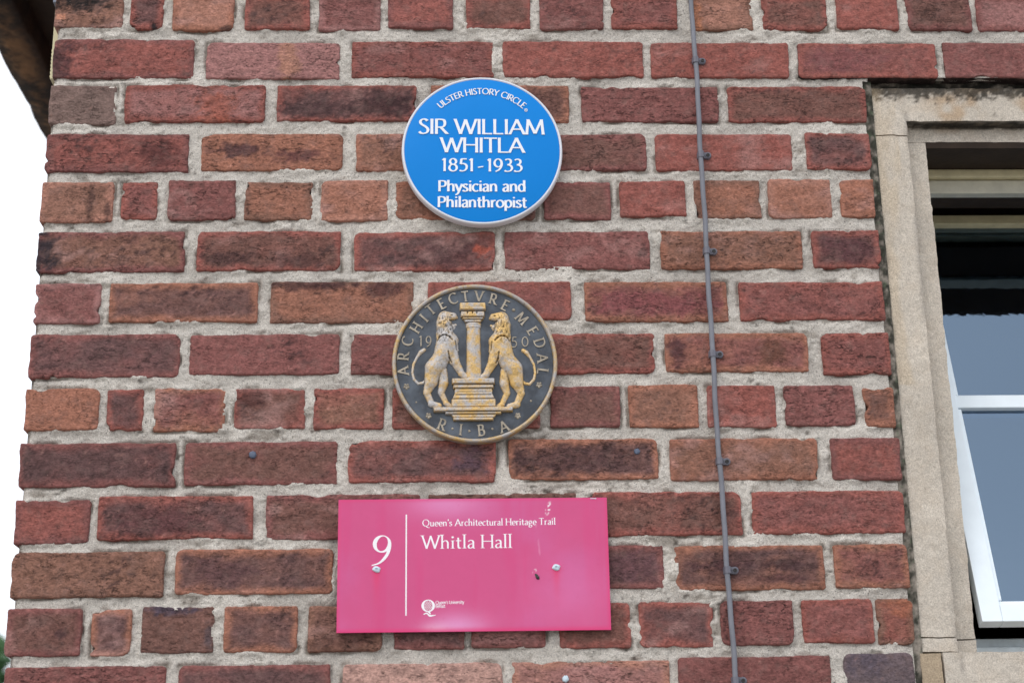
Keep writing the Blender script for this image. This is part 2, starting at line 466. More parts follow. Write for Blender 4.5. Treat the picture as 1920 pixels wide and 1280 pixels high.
# ------------------------------------------------------------------ the brick wall
# per course: (left, right, bottom, top) of every brick in mm
ROWS = [
[(0.4, 98.3, -55.6, -2.2), (109.2, 156.4, -58.0, -2.0), (170.3, 259.5, -59.6, -1.8), (275.0, 369.8, -58.5, -1.5), (383.1, 472.8, -59.2, -2.1), (484.5, 580.0, -55.5, -0.9), (598.8, 693.0, -56.2, -1.5), (706.4, 800.9, -56.9, -1.2), (812.8, 910.0, -55.8, -0.9), (931.3, 1021.7, -57.3, -1.5), (1036.7, 1133.0, -58.0, -1.2), (1147.4, 1240.0, -56.1, -0.9), (1252.7, 1348.8, -56.8, -0.7), (1357.5, 1454.7, -58.3, -1.3)] ,
[(2.5, 204.5, -136.3, -74.5), (222.2, 414.7, -137.0, -78.5), (432.4, 638.6, -134.3, -76.4), (651.1, 857.0, -135.0, -77.0), (867.9, 1071.3, -134.9, -78.4), (1084.6, 1290.8, -135.6, -78.9), (1301.3, 1512.1, -134.6, -76.9)] ,
[(1.4, 96.8, -209.6, -148.2), (108.8, 308.8, -206.3, -147.3), (325.6, 526.9, -203.9, -147.2), (546.9, 746.5, -207.4, -147.9), (764.3, 963.6, -204.9, -149.6), (978.4, 1179.8, -205.9, -148.6)] ,
[(2.1, 203.2, -283.3, -223.8), (220.5, 420.8, -281.2, -224.0), (440.5, 636.0, -282.3, -224.1), (651.2, 855.7, -281.8, -224.3), (868.7, 1066.0, -282.1, -224.4), (1085.4, 1180.7, -280.7, -223.7)] ,
[(0.6, 101.6, -359.4, -298.7), (112.6, 162.4, -355.6, -298.1), (177.3, 271.3, -356.6, -296.6), (284.8, 380.7, -356.9, -299.2), (391.1, 485.8, -358.0, -296.1), (497.0, 592.0, -355.9, -298.8), (604.8, 694.8, -357.0, -299.0), (706.1, 801.7, -356.4, -299.2), (813.9, 908.2, -353.5, -298.5), (921.2, 1015.8, -356.2, -297.1), (1027.4, 1117.8, -354.8, -295.6), (1130.7, 1179.9, -355.0, -297.4)] ,
[(0.7, 203.8, -433.5, -373.9), (220.8, 420.8, -432.0, -373.8), (438.7, 636.3, -433.6, -375.2), (649.8, 854.0, -432.0, -375.1), (869.1, 1070.1, -432.0, -374.9), (1085.3, 1181.0, -431.8, -374.6)] ,
[(1.7, 93.4, -508.8, -449.7), (104.2, 307.4, -507.3, -449.6), (325.0, 522.2, -509.2, -448.9), (542.1, 740.7, -507.1, -450.6), (760.0, 959.8, -509.8, -450.7), (977.0, 1179.7, -510.1, -452.4)] ,
[(0.7, 204.0, -586.2, -524.5), (216.9, 421.0, -583.0, -524.9), (437.7, 632.1, -584.3, -526.0), (646.8, 854.3, -584.9, -526.3), (869.1, 1067.6, -583.1, -526.7), (1086.8, 1182.8, -588.0, -527.6)] ,
[(-0.3, 99.5, -659.2, -601.0), (109.5, 158.1, -660.5, -603.0), (173.1, 269.1, -661.9, -602.1), (280.5, 376.1, -659.7, -602.8), (386.9, 482.8, -660.5, -602.7), (494.3, 587.7, -661.3, -602.6), (601.4, 694.3, -661.3, -603.3), (708.9, 804.3, -659.8, -602.5), (816.0, 911.8, -661.3, -601.6), (923.4, 1018.0, -662.1, -603.1), (1029.9, 1127.0, -660.6, -603.0), (1139.3, 1181.3, -663.5, -606.6)] ,
[(-1.7, 205.2, -738.0, -678.0), (217.2, 420.5, -736.2, -677.4), (435.5, 634.5, -735.0, -677.6), (651.1, 853.0, -733.2, -677.0), (868.9, 1069.9, -735.7, -677.9), (1088.2, 1183.7, -736.4, -677.6)] ,
[(-1.6, 96.1, -813.5, -754.8), (107.0, 310.4, -809.3, -751.2), (327.2, 531.3, -810.7, -750.9), (544.1, 741.8, -810.6, -751.3), (761.1, 961.6, -810.5, -751.0), (976.8, 1182.2, -809.7, -751.4)] ,
[(-1.1, 197.4, -884.9, -825.2), (211.8, 417.3, -882.3, -823.1), (432.0, 631.9, -882.5, -824.5), (642.5, 854.4, -880.6, -823.1), (869.3, 1068.4, -884.3, -824.5), (1081.4, 1182.1, -883.2, -824.6)] ,
[(-2.3, 94.1, -960.0, -898.2), (107.1, 158.5, -961.0, -900.5), (171.3, 264.8, -957.9, -898.0), (277.1, 373.0, -957.8, -898.5), (386.8, 482.9, -958.4, -899.0), (497.5, 589.8, -956.9, -898.7), (598.9, 696.4, -956.1, -898.5), (713.2, 806.9, -958.1, -899.0), (818.1, 915.6, -957.9, -898.8), (926.3, 1021.3, -956.4, -898.5), (1033.5, 1127.4, -954.9, -897.5), (1133.0, 1181.9, -957.8, -897.7)] ,
[(-0.1, 205.2, -1032.7, -973.5), (221.4, 415.8, -1033.5, -974.1), (432.1, 638.2, -1033.6, -974.6), (651.3, 855.3, -1033.0, -973.8), (867.4, 1067.3, -1029.7, -970.9), (1083.7, 1176.1, -1027.6, -968.7)] ,

]
PAL = dict(r=(140, 84, 76), m=(125, 80, 76), p=(149, 106, 102), o=(150, 102, 84), b=(130, 94, 80), d=(109, 78, 70),
           k=(94, 70, 69), l=(178, 141, 130), g=(120, 99, 92), w=(97, 84, 87), s=(161, 115, 99))
# rim tone / core tone / dark mottling 0-9
STY = """b/b3 r/k2 o/s1 r/d3 p/m2 m/r1 r/d3 m/m2 r/m1 b/s1 r/d2 r/r1 m/d2 m/p0
m/r3 p/p1 r/m3 r/r4 r/r3 r/m3 m/m1
g/g2 r/p2 r/k6 o/d5 m/m1 r/d5
m/r3 o/o3 o/b4 m/d3 r/r2 r/k3
s/b3 r/m3 m/m3 b/o2 s/o1 o/b2 d/d2 m/d4 r/r3 b/o1 s/o1 o/o1
m/b3 r/d4 r/k5 m/m3 o/b3 r/k4
p/m1 o/k5 b/o3 r/m3 o/m2 r/m2
m/k4 m/m3 m/m2 r/d3 o/m3 r/m1
o/o4 r/k3 o/m2 r/d4 r/b3 r/d3 r/r1 m/d4 o/b1 r/r1 m/m1 o/d2
m/k6 m/d3 r/k3 o/k6 o/b2 m/r1
m/r3 r/k4 m/d3 d/d3 r/d4 r/m3
b/b3 o/k4 m/d3 m/k4 o/k4 o/m3
m/d2 o/k3 d/d3 o/k3 b/d2 m/k2 m/p2 r/d3 r/k3 m/m3 r/m2 b/r1
m/m3 m/k3 l/l2 s/p2 m/m1 w/w2"""
STY = [[s for s in ln.split()] for ln in STY.split("\n")]
# special stains: (course, brick): [(u, v, ru, rv, rgb, strength)]
SPOT = {
    (0, 0): [(0.35, 0.85, 0.42, 0.42, (30, 26, 26), 1.0), (0.08, 0.32, 0.08, 0.1, (204, 140, 112), 0.9)],
    (0, 1): [(0.75, 0.08, 0.14, 0.16, (40, 32, 34), 1.0)],
    (0, 2): [(0.9, 0.05, 0.12, 0.1, (50, 36, 34), 0.9)],
    (0, 9): [(0.08, 0.3, 0.1, 0.8, (176, 112, 76), 0.6)],
    (1, 0): [(0.03, 0.4, 0.14, 0.6, (56, 40, 44), 0.8)],
    (1, 1): [(0.62, 0.5, 0.09, 0.6, (166, 120, 96), 0.6)],
    (1, 5): [(0.3, 0.5, 0.3, 0.4, (110, 66, 70), 0.5)],
    (2, 1): [(0.65, 0.4, 0.16, 0.5, (158, 86, 66), 0.6)],
    (2, 2): [(0.25, 0.35, 0.25, 0.28, (62, 44, 46), 0.8), (0.8, 0.45, 0.2, 0.4, (58, 38, 40), 0.8)],
    (2, 3): [(0.7, 0.5, 0.3, 0.45, (84, 58, 54), 0.7)],
    (3, 0): [(0.78, 0.5, 0.16, 0.4, (72, 42, 42), 0.75)],
    (3, 1): [(0.24, 0.55, 0.18, 0.2, (70, 48, 52), 0.85), (0.7, 0.4, 0.22, 0.2, (82, 50, 52), 0.85)],
    (4, 0): [(0.68, 0.5, 0.06, 0.5, (72, 52, 48), 0.8), (0.93, 0.2, 0.05, 0.3, (60, 42, 40), 0.8)],
    (5, 0): [(0.04, 0.45, 0.13, 0.7, (48, 42, 48), 0.95)],
    (5, 1): [(0.25, 0.3, 0.2, 0.2, (66, 46, 46), 0.8), (0.7, 0.25, 0.2, 0.2, (70, 46, 46), 0.6)],
    (5, 2): [(0.7, 0.35, 0.2, 0.4, (62, 40, 44), 0.6), (0.9, 0.5, 0.06, 0.15, (176, 84, 62), 0.6)],
    (5, 5): [(0.6, 0.5, 0.35, 0.35, (84, 52, 56), 0.7), (0.2, 0.6, 0.1, 0.3, (92, 58, 60), 0.6)],
    (6, 2): [(0.3, 0.92, 0.35, 0.16, (64, 42, 44), 0.8), (0.8, 0.8, 0.18, 0.25, (70, 44, 46), 0.8)],
    (6, 4): [(0.5, 0.45, 0.5, 0.32, (128, 72, 76), 0.7)],
    (7, 4): [(0.08, 0.5, 0.08, 0.35, (64, 40, 46), 0.8), (0.75, 0.5, 0.1, 0.4, (92, 62, 48), 0.7)],
    (8, 3): [(0.25, 0.8, 0.2, 0.25, (72, 42, 40), 0.7)],
    (9, 3): [(0.45, 0.5, 0.42, 0.36, (76, 54, 54), 0.75)],
    (9, 2): [(0.82, 0.55, 0.14, 0.35, (82, 64, 74), 0.8)],
    (10, 1): [(0.4, 0.45, 0.28, 0.35, (84, 52, 54), 0.7)],
    (11, 1): [(0.3, 0.5, 0.22, 0.36, (86, 60, 62), 0.7)],
    (11, 3): [(0.75, 0.5, 0.25, 0.4, (88, 60, 66), 0.6)],
    (11, 4): [(0.3, 0.55, 0.25, 0.16, (74, 50, 54), 0.8), (0.75, 0.55, 0.2, 0.14, (66, 46, 48), 0.9), (0.7, 0.25, 0.2, 0.1, (78, 52, 54), 0.7)],
    (12, 0): [(0.75, 0.45, 0.1, 0.12, (62, 44, 48), 0.7)],
    (12, 2): [(0.4, 0.95, 0.4, 0.12, (64, 60, 76), 0.8), (0.95, 0.4, 0.08, 0.3, (78, 70, 76), 0.7)],
    (12, 4): [(0.5, 0.15, 0.5, 0.3, (92, 62, 54), 0.6)],
    (12, 11): [(0.5, 0.85, 0.5, 0.25, (160, 98, 74), 0.6)],
    (13, 5): [(0.35, 0.8, 0.35, 0.3, (76, 70, 84), 0.5)],
}

wall = empty("brick_wall", (0.0, 0.0, 0.0), "red brick wall with thick pale mortar joints, carrying the two round plaques and the pink sign", "wall")

def axis_samples(L, step):
    e = [0.0, 0.0009, 0.0022, 0.0042, 0.0072]
    e = [x for x in e if x < L * 0.3]
    n = max(2, int(round((L - 2 * e[-1]) / step)))
    mid = list(np.linspace(e[-1], L - e[-1], n + 1))
    return np.array(e[:-1] + mid + [L - x for x in e[:-1]][::-1])

def make_brick(k, i, x0, x1, z0, z1, seed, style, spots, depth=0.016):
    rnd = random.Random(seed)
    L, H = x1 - x0, z1 - z0
    sx = axis_samples(L, 0.0032); sz = axis_samples(H, 0.0032)
    X, Zz = np.meshgrid(sx, sz)                       # local, from the lower left corner
    nz, nx = X.shape
    wx, wz = X + x0, Zz + z0
    # rounded corners: square to disc mapping within radius r
    px, pz = X.copy(), Zz.copy()
    for (cxs, czs) in ((0, 0), (1, 0), (0, 1), (1, 1)):
        r = rnd.uniform(0.0015, 0.0050)
        if rnd.random() < 0.15: r = rnd.uniform(0.008, 0.012)
        ax = (L - r) if cxs else r; az = (H - r) if czs else r
        dx = (px - ax) * (1 if cxs else -1); dz = (pz - az) * (1 if czs else -1)
        q = (dx > 0) & (dz > 0)
        ln = np.sqrt(dx * dx + dz * dz) + 1e-9
        s = np.where(q, np.maximum(dx, dz) / ln, 1.0)
        px = np.where(q, ax + (px - ax) * s, px); pz = np.where(q, az + (pz - az) * s, pz)
    # uneven arrises
    def wob(t, s):
        return 0.0009 * fbm(t * 38, t * 0 + s, seed + s, 3) + 0.00035 * fbm(t * 260, t * 0 + s, seed + s + 5, 2)
    fall = 0.014
    wl = np.clip(1 - X / fall, 0, 1); wr = np.clip(1 - (L - X) / fall, 0, 1)
    wb = np.clip(1 - Zz / fall, 0, 1); wt = np.clip(1 - (H - Zz) / fall, 0, 1)
    px = px + wl * wob(wz, 1) - wr * wob(wz, 2)
    pz = pz + wb * wob(wx, 3) - wt * wob(wx, 4)
    for c in range(rnd.choice((0, 0, 0, 1, 1, 2, 3))):      # chipped edges
        a = rnd.uniform(0.002, 0.0062); sw = rnd.uniform(0.003, 0.011)
        e = rnd.randrange(4)
        if e < 2:
            g = a * np.exp(-((wz - z0 - rnd.random() * H) / (sw * 0.6)) ** 2)
            px = px + (wl * g if e == 0 else -wr * g)
        else:
            g = a * 0.7 * np.exp(-((wx - x0 - rnd.random() * L) / sw) ** 2)
            pz = pz + (wb * g if e == 2 else -wt * g)
    # relief
    ed = np.minimum(np.minimum(X, L - X), np.minimum(Zz, H - Zz))
    ar = 0.0030
    t = np.clip(ed / ar, 0, 1)
    arris = 0.0019 * (1 - np.sqrt(np.clip(1 - (1 - t) ** 2, 0, 1)))
    proud = rnd.uniform(0.0000, 0.0026)
    tiltx = rnd.uniform(-0.0016, 0.0016); tiltz = rnd.uniform(-0.0012, 0.0012)
    rough = rnd.uniform(0.5, 1.3)
    n1 = fbm(wx * 55, wz * 110, seed, 4); n2 = fbm(wx * 170, wz * 260, seed + 9, 3)
    cr = sm(0.35, 0.8, fbm(wx * 95, wz * 270, seed + 9, 3)) * sm(-0.1, 0.4, fbm(wx * 28, wz * 40, seed + 3, 2))
    y = -proud + arris + tiltx * (X / L - .5) + tiltz * (Zz / H - .5) - 0.0007 * rough * n1 - 0.0005 * rough * n2 + 0.0014 * rough * cr
    # colour
    a, rest = style.split("/"); rimc, corec, mott = lin(PAL[a]), lin(PAL[rest[0]]), int(rest[1])
    jit = 1 + rnd.uniform(-0.07, 0.07)
    nn = fbm(wx * 36, wz * 60, seed + 21, 4)
    core = sm(0.002, 0.013, ed + 0.004 * nn)[..., None]
    core = core * (0.85 + 0.15 * nn[..., None])
    colr = rimc * (1 - core) + corec * core
    colr = colr * (1 + 0.13 * fbm(wx * 48, wz * 70, seed + 33, 4)[..., None])
    warm = sm(0.1, 0.8, fbm(wx * 22, wz * 34, seed + 40, 3))[..., None]
    colr = colr * (1 - 0.35 * warm) + rimc * 0.35 * warm
    dk = fbm(wx * 110, wz * 200, seed + 50, 4, 0.7) + 0.6 * fbm(wx * 14, wz * 22, seed + 60, 2)
    th = 0.88 - 0.10 * mott
    dm = sm(th, th + 0.55, dk)[..., None] * (0.62 + 0.03 * mott) * sm(0.0, 0.006, ed)[..., None]
    colr = colr * (1 - dm) + lin((58, 42, 43)) * dm
    pl = sm(0.62, 1.1, fbm(wx * 150, wz * 190, seed + 70, 4))[..., None] * 0.34
    colr = colr * (1 - pl) + lin((188, 140, 128)) * pl
    if rnd.random() < 0.3:
        ce = (sm(0.1, 0.9, fbm(wx * 30, wz * 44, seed + 75, 4)) * rnd.uniform(0.25, 0.5))[..., None]
        colr = colr * (1 - ce) + lin((168, 132, 126)) * ce
    for (u, v, ru, rv, rgb, stg) in spots:
        dd = np.sqrt(((X / L - u) / ru) ** 2 + ((Zz / H - v) / rv) ** 2) + 0.6 * fbm(wx * 95, wz * 130, seed + 80, 5, 0.62)
        s = (1 - sm(0.55, 1.15, dd))[..., None] * stg
        s = s * (0.72 + 0.28 * np.clip(1 + fbm(wx * 200, wz * 260, seed + 90, 2), 0, 1)[..., None])
        colr = colr * (1 - s) + lin(rgb) * s
    colr = np.clip(colr * jit * 1.08, 0.004, 1)
    V = np.stack([px + x0, y, pz + z0], -1).reshape(-1, 3)
    T = colr.reshape(-1, 3)
    idx = np.arange(nz * nx).reshape(nz, nx)
    Fq = np.stack([idx[:-1, :-1], idx[:-1, 1:], idx[1:, 1:], idx[1:, :-1]], -1).reshape(-1, 4)
    ring = np.concatenate([idx[0, :], idx[1:, -1], idx[-1, -2::-1], idx[-2:0:-1, 0]])
    n = len(ring); b = len(V)
    back = V[ring].copy(); back[:, 1] = depth; T_b = T[ring].copy()
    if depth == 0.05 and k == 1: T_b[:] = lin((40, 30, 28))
    V = np.concatenate([V, back]); T = np.concatenate([T, T_b])
    j = np.arange(n); j2 = (j + 1) % n
    Fs = np.stack([ring[j], b + j, b + j2, ring[j2]], -1)
    if depth == 0.05 and k == 1:                     # sides and undersides over the window coloured dark
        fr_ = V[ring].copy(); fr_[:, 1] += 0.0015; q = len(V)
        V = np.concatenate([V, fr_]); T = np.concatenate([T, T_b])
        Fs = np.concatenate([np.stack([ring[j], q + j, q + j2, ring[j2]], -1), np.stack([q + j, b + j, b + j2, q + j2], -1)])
    V[:, 2] += Z0
    return mesh_obj("brick", V, np.concatenate([Fq, Fs]), M["brick"], wall, True, T)

RECT = []
for k, row in enumerate(ROWS):
    for i, (x0, x1, zb, zt) in enumerate(row):
        x0, x1, zb, zt = x0 / 1000, x1 / 1000, zb / 1000, zt / 1000
        RECT.append((x0, x1, zb, zt))
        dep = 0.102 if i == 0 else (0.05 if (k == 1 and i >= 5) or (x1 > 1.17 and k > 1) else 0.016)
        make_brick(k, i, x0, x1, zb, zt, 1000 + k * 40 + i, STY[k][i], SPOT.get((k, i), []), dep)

# mortar: one rough sheet that fills the joints
def make_mortar():
    st = 0.0020
    gx = np.arange(0.0055, 1.520, st); gz = np.arange(-1.0460, 0.0100, st)
    X, Zz = np.meshgrid(gx, gz)
    d = np.full(X.shape, 1.0)
    for (x0, x1, zb, zt) in RECT:
        i0, i1 = np.searchsorted(gx, (x0 - 0.03, x1 + 0.03)); j0, j1 = np.searchsorted(gz, (zb - 0.03, zt + 0.03))
        if i1 <= i0 or j1 <= j0: continue
        xx = X[j0:j1, i0:i1]; zz = Zz[j0:j1, i0:i1]
        qx = np.abs(xx - (x0 + x1) / 2) - (x1 - x0) / 2; qz = np.abs(zz - (zb + zt) / 2) - (zt - zb) / 2
        sd = np.sqrt(np.maximum(qx, 0) ** 2 + np.maximum(qz, 0) ** 2) + np.minimum(np.maximum(qx, qz), 0)
        d[j0:j1, i0:i1] = np.minimum(d[j0:j1, i0:i1], sd)
    n1 = fbm(X * 38, Zz * 60, 5, 4); n2 = fbm(X * 210, Zz * 210, 6, 3, 0.65); n3 = fbm(X * 9, Zz * 12, 7, 3)
    y = 0.0024 - 0.0017 * n1 - 0.0012 * n2 - 0.0019 * n3
    # gaps that open beside some bricks
    gap = sm(0.05, 0.7, fbm(X * 26, Zz * 34, 8, 3))
    y = y + 0.0035 * gap * np.exp(-((d - 0.001) / 0.0025) ** 2)
    smear = sm(0.15, 0.7, fbm(X * 33, Zz * 41, 15, 3)) * (1 - gap)
    y = y - 0.0032 * smear * np.exp(-((d - 0.0005) / 0.0036) ** 2)
    hole = sm(0.55, 0.95, fbm(X * 120, Zz * 120, 12, 3))
    y = y + 0.0018 * hole
    c = lin((227, 220, 210))[None, None, :] * (1 + 0.12 * n1[..., None] + 0.12 * n3[..., None] + 0.06 * vn(X * 5, Zz * 26, 17)[..., None])
    c = c * (1 - 0.05 * sm(-0.2, 0.8, n2)[..., None])
    dirt = sm(0.35, 1.0, fbm(X * 30, Zz * 75, 9, 5, 0.6) + 0.5 * n3)[..., None]
    dirt = np.maximum(dirt * 0.6, 0.75 * (gap * np.exp(-((d - 0.001) / 0.002) ** 2))[..., None])
    c = c * (1 - dirt) + lin((118, 104, 90)) * dirt
    for (a, b, ra, rb, kk) in ((0.690, -0.668, .035, .014, .9), (0.505, -0.597, .03, .012, .7), (0.045, -0.366, .05, .01, .7), (0.14, -0.513, .06, .01, .6), (0.06, -0.285, .08, .012, .5),
                               (0.62, -0.668, .08, .01, .5), (0.745, -0.520, .03, .012, .6), (1.00, -0.290, .04, .01, .4), (0.36, -0.140, .06, .01, .5), (0.78, -0.140, .08, .009, .5), (0.10, -0.066, .1, .01, .4), (0.25, -0.665, .06, .01, .4), (0.52, -0.745, .05, .01, .5)):
        q = np.exp(-(((X - a) / ra) ** 2 + ((Zz - b) / rb) ** 2)) * kk * sm(-0.3, 0.6, fbm(X * 70, Zz * 110, 16, 4)); q = q[..., None]
        c = c * (1 - q) + lin((92, 82, 72)) * q
    stn = sm(0.75, 1.1, fbm(X * 85, Zz * 130, 11, 4) + 0.35 * n3)[..., None] * 0.7
    c = c * (1 - stn) + lin((84, 76, 68)) * stn
    # dark lines of grime next to the window opening
    wd = np.exp(-((1.186 - X) / 0.006) ** 2) * (Zz < -0.135)
    wd = (wd * sm(-0.4, 0.5, fbm(X * 120, Zz * 70, 14, 4)))[..., None] * 0.8
    c = c * (1 - wd) + lin((62, 60, 54)) * wd
    keep = d > -0.0042
    keep &= ~((X > 1.1855) & (Zz < -0.1345))
    keep &= ~((X > 1.178) & (Zz < -0.1400))
    y = np.where(X < 0.0095, y + 0.0035, y)
    nz, nx = X.shape
    idx = np.arange(nz * nx).reshape(nz, nx)
    kq = keep[:-1, :-1] & keep[:-1, 1:] & keep[1:, 1:] & keep[1:, :-1]
    Fq = np.stack([idx[:-1, :-1], idx[:-1, 1:], idx[1:, 1:], idx[1:, :-1]], -1)[kq]
    V = np.stack([X, y, Zz + Z0], -1).reshape(-1, 3); T = c.reshape(-1, 3)
    used = np.unique(Fq); mp = np.full(len(V), -1); mp[used] = np.arange(len(used))
    V = V[used]; T = T[used]; Fq = mp[Fq]
    # the joints turn the corner; plain bedding carries on outside the detailed area
    nzr = 40
    def quad(p, seg=1):
        nonlocal V, T, Fq
        b = len(V); V = np.concatenate([V, np.array(p, float)]); T = np.concatenate([T, np.tile(lin((208, 200, 188)), (4, 1))])
        Fq = np.concatenate([Fq, [[b, b + 1, b + 2, b + 3]]])
    def fr(x0, x1, z0, z1, yy=0.0045):
        quad([(x0, yy, z0 + Z0), (x1, yy, z0 + Z0), (x1, yy, z1 + Z0), (x0, yy, z1 + Z0)])
    fr(0.0055, 3.4, 0.008, 2.15); fr(0.0055, 3.4, -2.85, -1.045)
    fr(0.0058, 1.183, -1.0455, -0.1355, 0.0115); fr(0.0058, 1.519, -0.1345, 0.0085, 0.0115)     # bedding behind the joints
    fr(2.09, 3.4, -1.045, 0.008); fr(1.518, 2.09, -0.132, 0.008)
    quad([(0.0055, 3.0, 0), (0.0055, 0.0045, 0), (0.0055, 0.0045, Z0 + 2.15), (0.0055, 3.0, Z0 + 2.15)])
    return mesh_obj("mortar", V, Fq, M["mortar"], wall, True, T)
make_mortar()

# plainer brickwork above, below and round the corner, outside the picture
def make_brickwork():
    V = []; Fc = []; T = []
    rnd = random.Random(77)
    keys = list("rmpobdr")
    def bx(p0, ux, L, un, D, z0, z1):
        # p0: front lower left, ux: along, un: into the wall
        b = len(V); ins = 0.003
        for (dep, i) in ((0.0, ins), (0.003, 0.0), (D, 0.0)):
            for (a, z) in ((i, z0 + i), (L - i, z0 + i), (L - i, z1 - i), (i, z1 - i)):
                V.append((p0[0] + ux[0] * a + un[0] * dep, p0[1] + ux[1] * a + un[1] * dep, z + Z0))
        Fc.append((b, b + 1, b + 2, b + 3))
        for s in (0, 4):
            for e in range(4):
                Fc.append((b + s + e, b + s + 4 + e, b + s + 4 + (e + 1) % 4, b + s + (e + 1) % 4))
        c = lin(PAL[rnd.choice(keys)]) * rnd.uniform(0.85, 1.1)
        for _ in range(12): T.append(c)
    for k in range(-28, 38):
        zt = -0.075 * k - 0.0015; zb = zt - 0.0585
        if zb < -2.85: continue
        if 0 <= k <= 13:
            segs = [(1.475 if k == 0 else 1.53, 3.4)] if k < 2 else [(2.095, 3.4)]
        else: segs = [(0.0, 3.4)]
        for (a, e) in segs:
            x = a + (0 if k % 2 else -0.108)
            while x < e:
                xa = max(x, a); xb = min(x + 0.2, e)
                if xb - xa > 0.03: bx((xa, -0.003), (1, 0), xb - xa, (0, 1), 0.10 if xa < 0.01 else 0.02, zb, zt)
                x += 0.2165
        yy = 0.118 + (0 if k % 2 else -0.0)
        while yy < 3.0:
            L = 0.2 if (yy > 0.13 or k % 2) else 0.095
            bx((0.0, yy + L), (0, -1), L, (1, 0), 0.02, zb, zt); yy += L + 0.0165
    o = mesh_obj("brickwork", np.array(V), Fc, M["brick"], wall, False, np.array(T))
    o["kind"] = "stuff"
make_brickwork()

# ------------------------------------------------------------------ stone window surround
def stone_grid_box(mbl, x0, x1, y0, y1, z0, z1, step=0.006, faces="fblrtd", fn=None):
    """box of gridded faces (front, bottom, left, right, top) with uneven surfaces"""
    V, Fc, T = mbl
    def face(o, a, b, la, lb):
        na = max(2, int(la / step)); nb = max(2, int(lb / step))
        A, B = np.meshgrid(np.linspace(0, 1, na + 1), np.linspace(0, 1, nb + 1))
        P = np.array(o)[None, None] + A[..., None] * np.array(a) * la + B[..., None] * np.array(b) * lb
        base = sum(len(v) for v in V)
        V.append(P.reshape(-1, 3))
        idx = base + np.arange(A.size).reshape(A.shape)
        Fc.append(np.stack([idx[:-1, :-1], idx[:-1, 1:], idx[1:, 1:], idx[1:, :-1]], -1).reshape(-1, 4))
    if "f" in faces: face((x0, y0, z0), (1, 0, 0), (0, 0, 1), x1 - x0, z1 - z0)
    if "d" in faces: face((x0, y1, z0), (1, 0, 0), (0, -1, 0), x1 - x0, y1 - y0)
    if "t" in faces: face((x0, y0, z1), (1, 0, 0), (0, 1, 0), x1 - x0, y1 - y0)
    if "l" in faces: face((x0, y1, z0), (0, -1, 0), (0, 0, 1), y1 - y0, z1 - z0)
    if "r" in faces: face((x1, y0, z0), (0, 1, 0), (0, 0, 1), y1 - y0, z1 - z0)

def stone_tone(P):
    x, y, z = P[:, 0], P[:, 1], P[:, 2]
    c = np.tile(lin((193, 184, 171)), (len(P), 1))
    c *= (1 + 0.07 * fbm(x * 9, z * 11, 309, 3))[:, None]
    n = fbm(x * 22, z * 22, 300, 4)
    c *= (1 + 0.08 * n)[:, None]
    # ochre staining and soot on the lintel face, darker tone under its step
    L = sm(-0.215, -0.19, z)
    och = (sm(0.05, 0.8, fbm(x * 26, z * 30 + 4, 301, 3) + 0.1) * L * sm(1.25, 1.30, x))[:, None] * 0.55
    c = c * (1 - och) + lin((164, 128, 84)) * och
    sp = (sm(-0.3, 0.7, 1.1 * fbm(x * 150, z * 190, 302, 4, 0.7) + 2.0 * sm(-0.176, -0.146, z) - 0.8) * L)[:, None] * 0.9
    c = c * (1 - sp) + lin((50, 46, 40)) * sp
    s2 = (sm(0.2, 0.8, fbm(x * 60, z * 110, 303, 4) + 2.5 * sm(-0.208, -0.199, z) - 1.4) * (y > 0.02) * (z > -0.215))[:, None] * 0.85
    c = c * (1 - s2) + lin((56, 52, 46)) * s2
    s3 = ((np.abs(z + 0.1985) < 0.0012) * (y > 0.0125) * (y < 0.04) * (x > 1.2395) * (0.75 + 0.25 * sm(-0.3, 0.5, fbm(x * 70, y * 200, 307, 3))))[:, None] * 0.92  # underside of the lintel step toned near black
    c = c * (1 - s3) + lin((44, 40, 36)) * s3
    # yellowish run down the outer edge of the jamb, grey streak in the step
    run = (sm(0.0, 0.7, fbm(x * 30, z * 9, 304, 3) + 0.6 * sm(-0.35, -0.2, z)) * (x < 1.225) * (z > -0.6))[:, None] * 0.35
    c = c * (1 - run) + lin((192, 170, 136)) * run
    gs = np.exp(-((x - 1.2405) / 0.004) ** 2) * sm(-0.3, 0.5, fbm(x * 80, z * 24, 305, 4)) * (y < 0.05)
    gs = gs[:, None] * 0.5
    c = c * (1 - gs) + lin((120, 116, 112)) * gs
    ed = np.exp(-((x - 1.190) / 0.004) ** 2) * sm(-0.2, 0.5, fbm(x * 90, z * 60, 306, 4))
    ed = ed[:, None] * 0.8
    c = c * (1 - ed) + lin((72, 70, 62)) * ed
    lw = sm(-0.7, -0.95, z)[:, None] * 0.12
    c = c * (1 - lw) + lin((186, 180, 172)) * lw
    return np.clip(c, 0.01, 1)

def stone_obj(name, boxes, parent, label=None):
    mbl = ([], [], [])
    for b in boxes: stone_grid_box(mbl, *b[:6], faces=b[6] if len(b) > 6 else "fdlrt", step=b[7] if len(b) > 7 else 0.0030)
    V = np.concatenate(mbl[0]); Fc = np.concatenate(mbl[1])
    n = 0.0007 * fbm(V[:, 0] * 90 + V[:, 1] * 40, V[:, 2] * 90 + V[:, 1] * 70, 310, 3)
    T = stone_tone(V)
    V = V + np.stack([n, -n, n * 0.8], -1)
    V[:, 2] += Z0
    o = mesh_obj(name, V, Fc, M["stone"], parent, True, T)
    o.data.set_sharp_from_angle(angle=rad(40))
    return o

sur = empty("window_surround", (1.63, 0.02, Z0 - 1.06), "pale stepped sandstone surround framing the window, stained dark along its lintel", "window surround")
XR = 2.040
